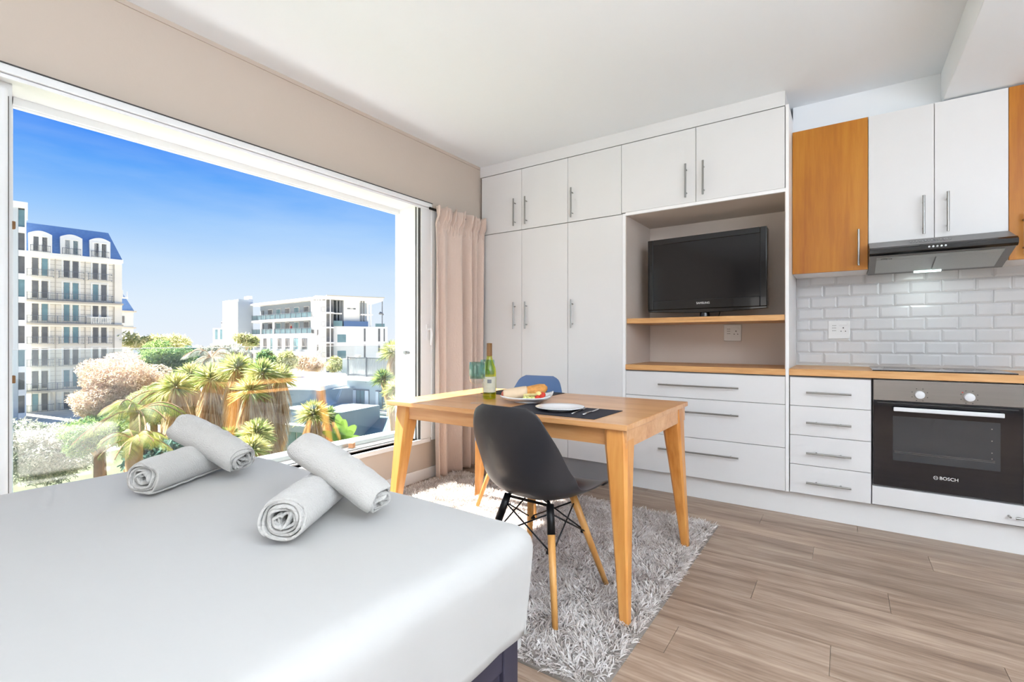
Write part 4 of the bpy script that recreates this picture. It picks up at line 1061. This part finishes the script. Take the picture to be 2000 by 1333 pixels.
# stepped block further left
A5, B5 = W(416, 640, 112), W(456, 640, 112); QM = frame(A5, B5); L5 = (B5-A5).xy.length
sb = root('building', 'small stepped white building left of the stair tower', 'building', QM)
part(sb, 'wall', QM, 'render_white', [(0, L5+1, 0, 6, GZ, 3.8), (L5*.35, L5+1, .5, 6, 3.8, 5.4), (L5*.6, L5+1, 1, 6, 5.4, 7.4)])
part(sb, 'roof_slab', QM, 'rail_iron', [(L5*.36, L5*.85, .3, .6, 4.9, 5.15), (L5*.62, L5*.95, .8, 1.1, 6.9, 7.1)])
for k in range(4): part(sb, 'window', QM, 'pane_teal', [(.5+k*1.15, 1.1+k*1.15, -.06, .02, 1.2, 3.5)])
for k in range(5): part(sb, 'window', QM, 'pane_dark', [(L5*.38+k*.42, L5*.38+.22+k*.42, .42, .52, 3.95, 4.55)])
# right wing of the white block : open roof terrace over a plain base
A6, B6 = W(632, 580, 86.5), W(757, 583, 92); RM = frame(A6, B6); L6 = (B6-A6).xy.length
rb = root('apartment_block', 'white block with open framed roof terrace and slit windows', 'building', RM)
zb = 3.55
part(rb, 'base_wall', RM, 'render_white', [(1.6, L6, 0, 10, GZ, zb)])
part(rb, 'flat_roof', RM, 'render_white', [(-1.5, L6-1.2, -1.6, 8, 8.3, 8.85)])
part(rb, 'roof_edge', RM, 'hotel_joint', [(.3, L6-1.0, -1.7, 8, 8.85, 8.98)])
part(rb, 'penthouse_wall', RM, 'render_white', [(L6*.30, L6*.56, .6, 6, zb, 8.3)])
part(rb, 'ornament', RM, 'rail_iron', [(L6*.365, L6*.41, .5, .6, 6.75, 6.95), (L6*.41, L6*.46, .54, .6, 6.8, 6.86), (L6*.46, L6*.495, .5, .6, 6.7, 6.95)])
for a in (.06, .13, .19, .24, .275): part(rb, 'pillar', RM, 'rail_iron' if a > .1 else 'pane_dark', [(L6*a, L6*a+.35, .5, .8, zb, 8.3)])
for a in (.57, .61, .67, .72): part(rb, 'pillar', RM, 'rail_iron' if a < .62 else 'render_white', [(L6*a, L6*a+.25, .2, .5, zb, 8.3)])
part(rb, 'pillar', RM, 'rail_iron', [(L6*.885, L6*.885+.14, -1, -.86, zb, 8.3)])
part(rb, 'terrace_slab', RM, 'render_white', [(L6*.10, L6*.28, .3, 3, 5.75, 6.0), (L6*.57, L6*.76, .1, 3, 5.65, 5.9)])
part(rb, 'blue_panel', RM, 'plastic_blue', [(L6*.30, L6*.68, -.1, .1, zb, zb+.95)])
part(rb, 'glass_panel', RM, 'pane_teal', [(L6*.80, L6*.95, -.1, 0, zb, zb+.6), (L6*.10, L6*.28, -.1, 0, zb, zb+1.0)])
m = MB(RM); m.path([(L6*.84, -.95, 5.9), (L6*.86, -.95, 6.1), (L6*.89, -.95, 6.0), (L6*.91, -.95, 5.75)], [.12, .28, .2, .12], 8); m.build('street_lamp', 'rail_iron', rb, smooth=True)
for z in (zb-2.9, zb-5.85): part(rb, 'window', RM, 'pane_teal', [(L6*.205, L6*.335, -.06, .02, z, z+1.4)])
for a, w in ((.615, .30), (.845, .34), (.935, .2)):
    for z, h in ((zb-2.75, 2.4), (zb-5.9, 2.5)): part(rb, 'slit_window', RM, 'pane_dark', [(L6*a, L6*a+w, -.06, .02, z, z+h)])
# scaffold-like corner stair between both wings
A7, B7 = W(600, 590, 86), W(648, 590, 85.5); CM = frame(A7, B7); L7 = (B7-A7).xy.length
cs = root('stairwell', 'white corner stairwell with thin posts between the two white wings', 'building', CM)
part(cs, 'wall', CM, 'render_white', [(0, L7*.62, 1.2, 5, GZ, 8.2)])
part(cs, 'dark_back', CM, 'pane_dark', [(L7*.66, L7*.96, .9, 1.0, GZ, 8.2)])
for k, z in enumerate((6.0, 3.4, .7, -2.0, -4.7)):
    part(cs, 'landing', CM, 'render_white', [(L7*.6, L7, -.4, 1.0, z-.25, z)])
    railing(cs, CM, L7*.62, L7*1.0, z, .9, -.4, False, .3, 'landing_rail')
for a in (.42, .52, .64, .80, .98): part(cs, 'post', CM, 'render_white', [(L7*a, L7*a+.12, -.55, -.4, GZ, 8.2)])
for k in range(3):
    z0 = -4.7+2.7*k
    b = MB(CM); b.add([(L7*.1, -.3, z0-1.6), (L7*.62, -.3, z0+1.4), (L7*.62, -.3, z0+2.1), (L7*.1, -.3, z0-.9), (L7*.1, 0, z0-1.6), (L7*.62, 0, z0+1.4), (L7*.62, 0, z0+2.1), (L7*.1, 0, z0-.9)],
                    [(0, 1, 2, 3), (4, 7, 6, 5), (0, 4, 5, 1), (1, 5, 6, 2), (2, 6, 7, 3), (3, 7, 4, 0)]); b.build('stair_flight', 'roof_white', cs)
    part(cs, 'window', CM, 'pane_dark', [(L7*.05, L7*.14, 1.1, 1.2, z0+.5, z0+2.2), (L7*.25, L7*.34, 1.1, 1.2, z0+.5, z0+2.2)])
# ---- grey house with white flat roof
D1 = 33.0
def zat(py, d): return 1.07+(664.5-py)*d/947
A8, B8 = W(520, 740, 40), W(626, 768, 31.5); GM = frame(A8, B8); L8 = (B8-A8).xy.length
gh = root('house', 'grey house with broad white flat roof among the palms', 'house', GM)
zr = zat(764, 31.5)
rp = [W(500, 718, 50), W(675, 722, 44), W(684, 748, 36), W(626, 768, 31.5), W(500, 748, 38)]
b = MB(); n_ = len(rp)
b.add([(p.x, p.y, zr) for p in rp]+[(p.x, p.y, zr+.28) for p in rp], [tuple(range(n_)), tuple(range(n_, 2*n_))]+[(i, (i+1) % n_, n_+(i+1) % n_, n_+i) for i in range(n_)])
b.build('flat_roof', 'roof_white', gh)
part(gh, 'upper_wall', GM, 'house_grey', [(0, L8-.6, .6, 7, GZ, zr)])
part(gh, 'ledge', GM, 'render_white', [(L8*.25, L8*.80, -.4, 1.0, zr-3.0, zr-2.75)])
w_ = part(gh, 'window', GM, 'render_white', [(L8*.42, L8*.78, .52, .62, zr-2.55, zr-.55)])
part(w_, 'pane', GM, 'pane_dark', [(L8*.44, L8*.52, .46, .52, zr-2.4, zr-.7)]); part(w_, 'pane', GM, 'curtain_pale', [(L8*.66, L8*.76, .46, .52, zr-2.4, zr-.7)])
A9, B9 = W(548, 820, 30), W(640, 830, 28.5); G2 = frame(A9, B9); L9 = (B9-A9).xy.length
z9 = zat(805, 29)
part(gh, 'lower_wall', G2, 'house_grey', [(-.5, L9+.6, .3, 4, GZ, z9)])
part(gh, 'window_hood', G2, 'house_blue', [(L9*.15, L9*.75, -.35, .4, zat(845, 29), zat(832, 29))])
w_ = part(gh, 'window', G2, 'render_white', [(L9*.10, L9*.68, .22, .32, zat(885, 29), zat(846, 29))])
for a in (.12, .31, .50): part(w_, 'pane', G2, 'pane_teal', [(L9*a, L9*(a+.16), .16, .22, zat(883, 29), zat(849, 29))])
# side wing wall under the roof on the right
A10, B10 = W(626, 775, 31.6), W(684, 752, 36); G3 = frame(A10, B10); L10 = (B10-A10).xy.length
part(gh, 'side_wall', G3, 'house_grey', [(.4, L10, .5, 3, GZ, zr)])
# ---- pale blue house on the right with roof terrace
A11, B11 = W(678, 800, 34), W(815, 812, 31); BM = frame(A11, B11); L11 = (B11-A11).xy.length
bh = root('house', 'pale blue-grey house with fenced roof terrace at the right', 'house', BM)
zt = zat(745, 33)
part(bh, 'wall', BM, 'house_blue', [(0, L11, 0, 6, GZ, zt)])
part(bh, 'terrace_edge', BM, 'roof_white', [(-.2, L11, -.25, 6, zt, zt+.28)])
fz = zt+.28
for k in range(34): x = .1+k*.155; part(bh, 'fence_board', BM, 'fence_grey', [(x, x+.125, .1, .13, fz, fz+1.30)])
part(bh, 'fence_rail', BM, 'rail_iron', [(0, 5.3, .05, .1, fz+1.25, fz+1.32), (0, 5.3, .05, .1, fz+.05, fz+.12)])
for x in (0, 1.75): part(bh, 'fence_post', BM, 'rail_iron', [(x, x+.07, .0, .07, fz-.4, fz+1.35)])
for x0, x1 in ((.55, 2.12), (2.72, 4.0)):
    w_ = part(bh, 'window', BM, 'rail_iron', [(x0, x1, -.06, .02, zat(797, 33), zat(762, 33))])
    w3 = (x1-x0)/4
    for k, mt in enumerate(('curtain_pale', 'pane_teal', 'pane_teal', 'curtain_pale')):
        part(w_, 'pane', BM, mt, [(x0+w3*k+.04, x0+w3*(k+1)-.02, -.09, -.06, zat(795, 33), zat(764, 33))])
# sloping lean-to roofs below the windows
for a, b2 in ((.35, 2.35), (2.75, 5.2)):
    zz1, zz0 = zat(806, 33), zat(846, 31)
    q = MB(BM); q.add([(a, -.1, zz1), (b2, -.1, zz1), (b2+.3, -2.0, zz0), (a+.3, -2.0, zz0), (a, -.1, zz1-.12), (b2, -.1, zz1-.12), (b2+.3, -2.0, zz0-.12), (a+.3, -2.0, zz0-.12)],
                     [(0, 1, 2, 3), (4, 7, 6, 5), (0, 4, 5, 1), (1, 5, 6, 2), (2, 6, 7, 3), (3, 7, 4, 0)]); q.build('lean_to_roof', 'pane_teal', bh)
    part(bh, 'roof_flashing', BM, 'roof_white', [(a-.1, b2+.1, -.25, .0, zz1, zz1+.15)])
part(bh, 'lower_room', BM, 'house_blue', [(.3, 5.6, -2.0, 0, GZ, zat(848, 31))])
w_ = part(bh, 'window', BM, 'render_white', [(.8, 2.6, -2.06, -2.0, zat(880, 30), zat(853, 30))])
part(w_, 'pane', BM, 'pane_teal', [(.86, 1.4, -2.1, -2.06, zat(878, 30), zat(855, 30)), (1.5, 2.5, -2.1, -2.06, zat(878, 30), zat(855, 30))])
# small roof boxes behind the terrace
A12, B12 = W(672, 700, 48), W(790, 700, 46); RM2 = frame(A12, B12); L12 = (B12-A12).xy.length
rr_ = root('building', 'low white roof structures behind the blue house terrace', 'building', RM2)
part(rr_, 'wall', RM2, 'roof_white', [(-.2, 1.6, 0, 3, GZ, zat(701, 48)), (3.0, L12+3, 1, 6, GZ, zat(690, 47))])
part(rr_, 'roof_box', RM2, 'render_grey_shade', [(1.7, 3.6, 0, 2, GZ, zat(704, 48))])
part(rr_, 'chimney', RM2, 'hotel_joint', [(.9, 1.3, .5, 1, zat(701, 48), zat(694, 48))])

# ================================================================ PLANTS
def leafcloud(name, label, cat, centre, radii, n, size, mat, trunk=True, group=None, lobes=9, elong=1.8):
    c = Vector(centre); e = empty(name, (c.x, c.y, GZ), 0, label, cat, group)
    lob = unit(rng.normal(size=(lobes, 3)))*rng.uniform(.25, .75, (lobes, 1)); lob[:, 2] = lob[:, 2]*.8+.1
    k = rng.integers(0, lobes, n); P = lob[k]+unit(rng.normal(size=(n, 3)))*(.38*rng.uniform(.55, 1.0, (n, 1))**.5)
    P = P*np.array(radii)+np.array(c)
    D = unit(rng.normal(size=(n, 3))+np.array([0, 0, .25]))
    V, Q = ribbons(P, D, size*rng.uniform(.6, 1.4, n)*elong/1.8*1.6, size*rng.uniform(.4, .8, n), droop=.2, seg=1, tip=.5)
    props(link('foliage', npmesh('foliage', V, Q, mat), None, e), kind='stuff')
    if trunk:
        m = MB(); m.path([(c.x, c.y, GZ), (c.x+.2, c.y, (GZ+c.z)/2), (c.x, c.y, c.z-radii[2]*.2)], [.22, .18, .10], 8)
        for q in range(4):
            a = rng.uniform(0, 6.28); m.path([(c.x, c.y, c.z-radii[2]*.8), (c.x+radii[0]*.5*math.cos(a), c.y+radii[1]*.5*math.sin(a), c.z)], [.09, .03], 6)
        m.build('trunk', 'bark', e, smooth=True)
    return e
def rosette(P0, n, length, width, droop=.25, up=.35, seg=3, spread=1.0):
    P0 = np.array(P0); th = rng.uniform(0, 2*PI, n); el = rng.uniform(-.5, 1.45, n)
    D = np.stack([np.cos(th)*np.cos(el)*spread, np.sin(th)*np.cos(el)*spread, np.sin(el)+up*.3], 1); D = unit(D)
    P = np.tile(P0, (n, 1))+D*.06
    return ribbons(P, D, length*rng.uniform(.75, 1.15, n), width, droop=droop, seg=seg, tip=.12, belly=1.1)
def yucca(label, px, py, d, base_py, lean=0, scale=1.0, skirt=1.6, nleaf=260, mat='yucca_green', name='yucca', tip_blades=True, group='yuccas and palms below the balcony', thick=.16):
    top = W(px, py, d); foot = W(px+lean, base_py, d); foot.z = min(foot.z, top.z-1)
    e = empty(name, (foot.x, foot.y, foot.z), 0, label, 'plant', group)
    m = MB(); mid = top.lerp(foot, .5)+Vector((.08, .05, 0)); m.path([foot, mid, top], [thick*1.15*scale, thick*scale, thick*.8*scale], 10); m.build('trunk', 'bark', e, smooth=True)
    V, Q = rosette(top, int(nleaf*1.35), .50*scale, .030*scale, droop=.22)
    props(link('crown', npmesh('crown', V, Q, mat), None, e), kind='stuff')
    if skirt:
        n = int(520*skirt); t = rng.uniform(0, 1, n)**.8; ax = np.array(foot-top); ax = ax/np.linalg.norm(ax)
        P = np.array(top)+ax*(t*skirt*scale)[:, None]; th = rng.uniform(0, 2*PI, n)
        D = unit(np.stack([np.cos(th)*.55, np.sin(th)*.55, -np.ones(n)*.75], 1)+ax*.3)
        P = P+np.stack([np.cos(th), np.sin(th), 0*th], 1)*.10*scale
        V, Q = ribbons(P, D,   .58*scale*rng.uniform(.6, 1.1, n), .026*scale, droop=.55, seg=3, tip=.2)
        props(link('dead_leaf_skirt', npmesh('dead_leaf_skirt', V, Q, 'dead_leaf'), None, e), kind='stuff')
    return e
def palm(label, px, py, d, size, nf=16, mat='palm_green', lean=0, base_z=None, name='palm_tree', trunk=True):
    top = W(px, py, d); e = empty(name, (top.x, top.y, GZ), 0, label, 'palm', 'yuccas and palms below the balcony')
    if trunk:
        m = MB(); m.path([(top.x, top.y, GZ), (top.x, top.y, top.z)], [.22, .16], 8); m.build('trunk', 'bark', e, smooth=True)
    for f in range(nf):
        th = 2*PI*f/nf+rng.uniform(-.15, .15); el = rng.uniform(.1, 1.15); L_ = size*rng.uniform(.8, 1.1); k = 44
        t = np.linspace(.05, 1, k); hx, hy = math.cos(th), math.sin(th)
        C = np.stack([hx*math.cos(el)*L_*t, hy*math.cos(el)*L_*t, L_*(math.sin(el)*t-.75*t*t)], 1)+np.array(top)
        T_ = unit(np.gradient(C, axis=0)); sd = unit(np.cross(T_, np.array([0, 0, 1.0])))
        parts = []
        for sg in (-1, 1):
            D = unit(sd*sg*.8+T_*.55+np.array([0, 0, -.25])); parts.append(ribbons(C, D, size*.25*np.sin(np.clip(t*2.9+.2, 0, PI))+.05, size*.009, droop=.35, seg=2, tip=.15, side=T_))
        V, Q = join(parts); fr_ = link('frond', npmesh('frond', V, Q, mat), None, e)
        m = MB(); m.path([tuple(c) for c in C[::5]], .012*size, 5); m.build('midrib', 'bark', fr_)
    return e
# trees behind
c = W(300, 672, 75); leafcloud('tree', 'rounded olive tree crown behind, right of the cream wing', 'tree', c, (6, 6, 2.4), 3500, .35, 'bush_olive', group='background trees')
c = W(400, 690, 60); leafcloud('tree', 'dark teal tree with a rounded crown by the glass top', 'tree', W(366, 712, 24), (1.0, 1.0, 1.25), 14000, .075, 'tree_teal')
leafcloud('tree', 'green leafy tree left of the teal tree, reaching above the glass', 'tree', W(318, 722, 22), (1.45, 1.45, 1.35), 22000, .07, 'tree_green', lobes=24)
leafcloud('tree', 'silvery pale tree in front of the stair tower', 'tree', W(425, 712, 26), (1.5, 1.5, 1.35), 16000, .075, 'tree_silver')
leafcloud('bush', 'big pinkish-brown canopy sloping down beside the hotel', 'bush', W(248, 745, 19), (1.75, 1.7, 1.15), 30000, .05, 'bush_pink', lobes=34)
leafcloud('bush', 'lower pinkish canopy at the foot of the hotel', 'bush', W(196, 790, 18), (1.25, 1.15, .75), 20000, .05, 'bush_pink', lobes=30)
leafcloud('bush', 'olive bush between the pinkish canopy and the palms', 'bush', W(300, 790, 17), (1.2, 1.1, .85), 18000, .05, 'bush_olive', lobes=26)
leafcloud('hedge', 'added hedge at the hotel foot, paled to whiten the bed reflection', 'hedge', W(95, 885, 21), (3.3, 2.2, 1.7), 24000, .09, 'tree_silver', lobes=30, trunk=False)  # hedge added here, pale colour lifts the bed's reflection towards white
leafcloud('bush', 'green bush between silvery hedge and the pinkish canopy', 'bush', W(190, 850, 17), (1.3, 1.2, .9), 14000, .06, 'tree_green', lobes=20)
leafcloud('hedge', 'pinkish hedge row in front of the white block', 'hedge', W(608, 712, 58), (2.6, 1.6, 1.2), 3200, .22, 'bush_pink', lobes=14)
leafcloud('hedge', 'olive hedge row beside the white block', 'hedge', W(652, 715, 55), (1.9, 1.5, .95), 2600, .22, 'bush_olive', lobes=12)
leafcloud('tree', 'small green tree on the left before the white block', 'tree', W(522, 702, 40), (.9, .9, .95), 2600, .16, 'tree_green')
leafcloud('tree', 'small green tree on the right before the white block', 'tree', W(562, 704, 40), (.9, .9, 1.0), 2600, .16, 'bush_olive')
leafcloud('shrub', 'dark teal spiky undergrowth beyond the bed end', 'shrub', W(310, 895, 12), (1.2, .9, .55), 5200, .09, 'tree_teal', trunk=False)
leafcloud('shrub', 'shadowy olive undergrowth below the palms', 'shrub', W(420, 850, 17), (2.6, 1.2, 1.1), 7000, .12, 'tree_teal', trunk=False)
leafcloud('shrub', 'green undergrowth before the grey house', 'shrub', W(500, 900, 18), (2.2, 1.0, 1.0), 5000, .12, 'tree_green', trunk=False)
# distant tree on the wing's right
leafcloud('tree', 'dry silvery palm-like tree in front of the stair tower top', 'tree', W(480, 668, 45), (1.2, 1.2, .9), 1800, .18, 'bush_olive')
# feather palms bottom left
palm('feather palm with yellow-green fronds low beside the bed reflection', 268, 805, 12.5, 1.35, 18)
palm('feather palm with yellow fronds near the ledge', 262, 862, 10.5, 1.0, 16)
palm('arching feather palm under the pinkish canopy', 330, 770, 15.5, 1.5, 18)
palm('silvery feather palm before the stair tower', 412, 700, 20, 1.6, 16, 'tree_silver')
# yuccas
Y = [(343, 758, 14, 930, 25, 1.05, 1.6), (372, 735, 15.5, 930, 40, 1.0, 2.4), (412, 742, 14.5, 930, 10, 1.15, 2.0), (434, 738, 16, 930, 0, 1.0, 2.2),
     (462, 722, 14.5, 930, -6, 1.15, 2.4), (490, 765, 13.5, 940, -20, 1.0, .9), (513, 732, 14, 930, 4, 1.1, 2.0), (548, 740, 14.5, 930, -28, 1.0, 1.9)]
LB = ['yucca with straw skirt leaning right at the left end of the row', 'yucca with long straw skirt second from the left', 'broad yucca with a full straw skirt above the roll', 'yucca with straw skirt just right of the broad one',
      'tallest yucca in the middle of the row', 'yellow-green yucca head low in the middle', 'yucca with straw skirt in front of the white roof', 'yucca leaning over the grey house, right end of the row']
for k, (px, py, d, b_, ln, s, sk) in enumerate(Y): yucca(LB[k], px, py, d, b_, ln, s, sk)
#yucca('stout bare trunk with spiky leaves in the middle below the row', 474, 835, 11.0, 960, 2, .55, 0, 120, 'yucca_green', thick=.28)
yucca('green yucca clump left of the stout trunk', 448, 862, 11.5, 960, 0, .75, 0, 300, 'yucca_dark')
yucca('yellow-green yucca clump right of the stout trunk', 500, 850, 11.5, 960, 4, .85, 0, 340, 'yucca_green')
yucca('bright yucca clump at the foot of the tall yucca', 492, 880, 11.0, 960, 4, .8, 0, 300, 'yucca_green')
yucca('round spiky yucca before the grey house corner', 612, 812, 16, 960, 0, 1.15, .5, 380, 'yucca_green')
yucca('yucca right of the round one, thick trunk standing in for a reflected table leg', 640, 815, 18, 960, 10, .95, .8, 220, 'yucca_dark', thick=.24)  # thick trunk stands in for the table leg mirrored in the glass
yucca('pale spindly yucca seedling by the grey house window', 541, 852, 15, 960, 0, .45, 0, 60, 'dead_leaf', thick=.05)
yucca('yucca at the right reveal before the white roofs', 768, 690, 17, 760, 18, 1.0, 1.6, 300, 'yucca_green')
yucca('yucca head before the pale blue house, left', 748, 742, 16, 900, 30, .8, 0, 260, 'yucca_dark')
yucca('dry yucca head before the pale blue house, right', 772, 762, 15.5, 900, 20, .8, .3, 260, 'yucca_green')
yucca('yucca head half hidden by the table corner', 775, 790, 15, 900, 20, .7, .0, 200, 'yucca_green')
# banana plant with separate leaves
e = empty('banana_plant', tuple(W(668, 900, 16)), 0, 'banana plant with broad bright green leaves beside the thick stand-in trunk', 'plant')
base = W(668, 868, 16)
for k, (dx, dz, L_, w) in enumerate([(-.12, 1, 1.15, .16), (.08, 1, .95, .15), (.45, .8, .85, .16), (-.6, .55, .8, .13), (.7, .35, .7, .15), (.3, .5, .6, .16), (-.35, .9, .7, .13), (.55, .1, .6, .14)]):
    D = Vector((dx*CA, dx*SA, dz)).normalized(); sd = Vector((CA, SA, 0)).cross(D).cross(D).normalized()*(1 if k % 2 else -1); vs_ = []; n = 9
    sd = (Vector((CA, SA, .0))-D*D.dot(Vector((CA, SA, 0)))).normalized()
    for i in range(n):
        t = i/(n-1); c = base+D*L_*t*1.1+Vector((0, 0, -.25*t*t*L_)); ww = w*math.sin(PI*min(1, t*.92+.06))**.6
        vs_ += [c-sd*ww+Vector((0, 0, .03)), c, c+sd*ww+Vector((0, 0, .03))]
    fs = []
    for i in range(n-1): fs += [(3*i, 3*i+1, 3*i+4, 3*i+3), (3*i+1, 3*i+2, 3*i+5, 3*i+4)]
    MB().add(vs_, fs).build('leaf', 'banana_green', e, smooth=True)
m = MB(); m.path([tuple(W(668, 920, 16)), tuple(base)], [.09, .05], 8); m.build('stem', 'banana_green', e, smooth=True)
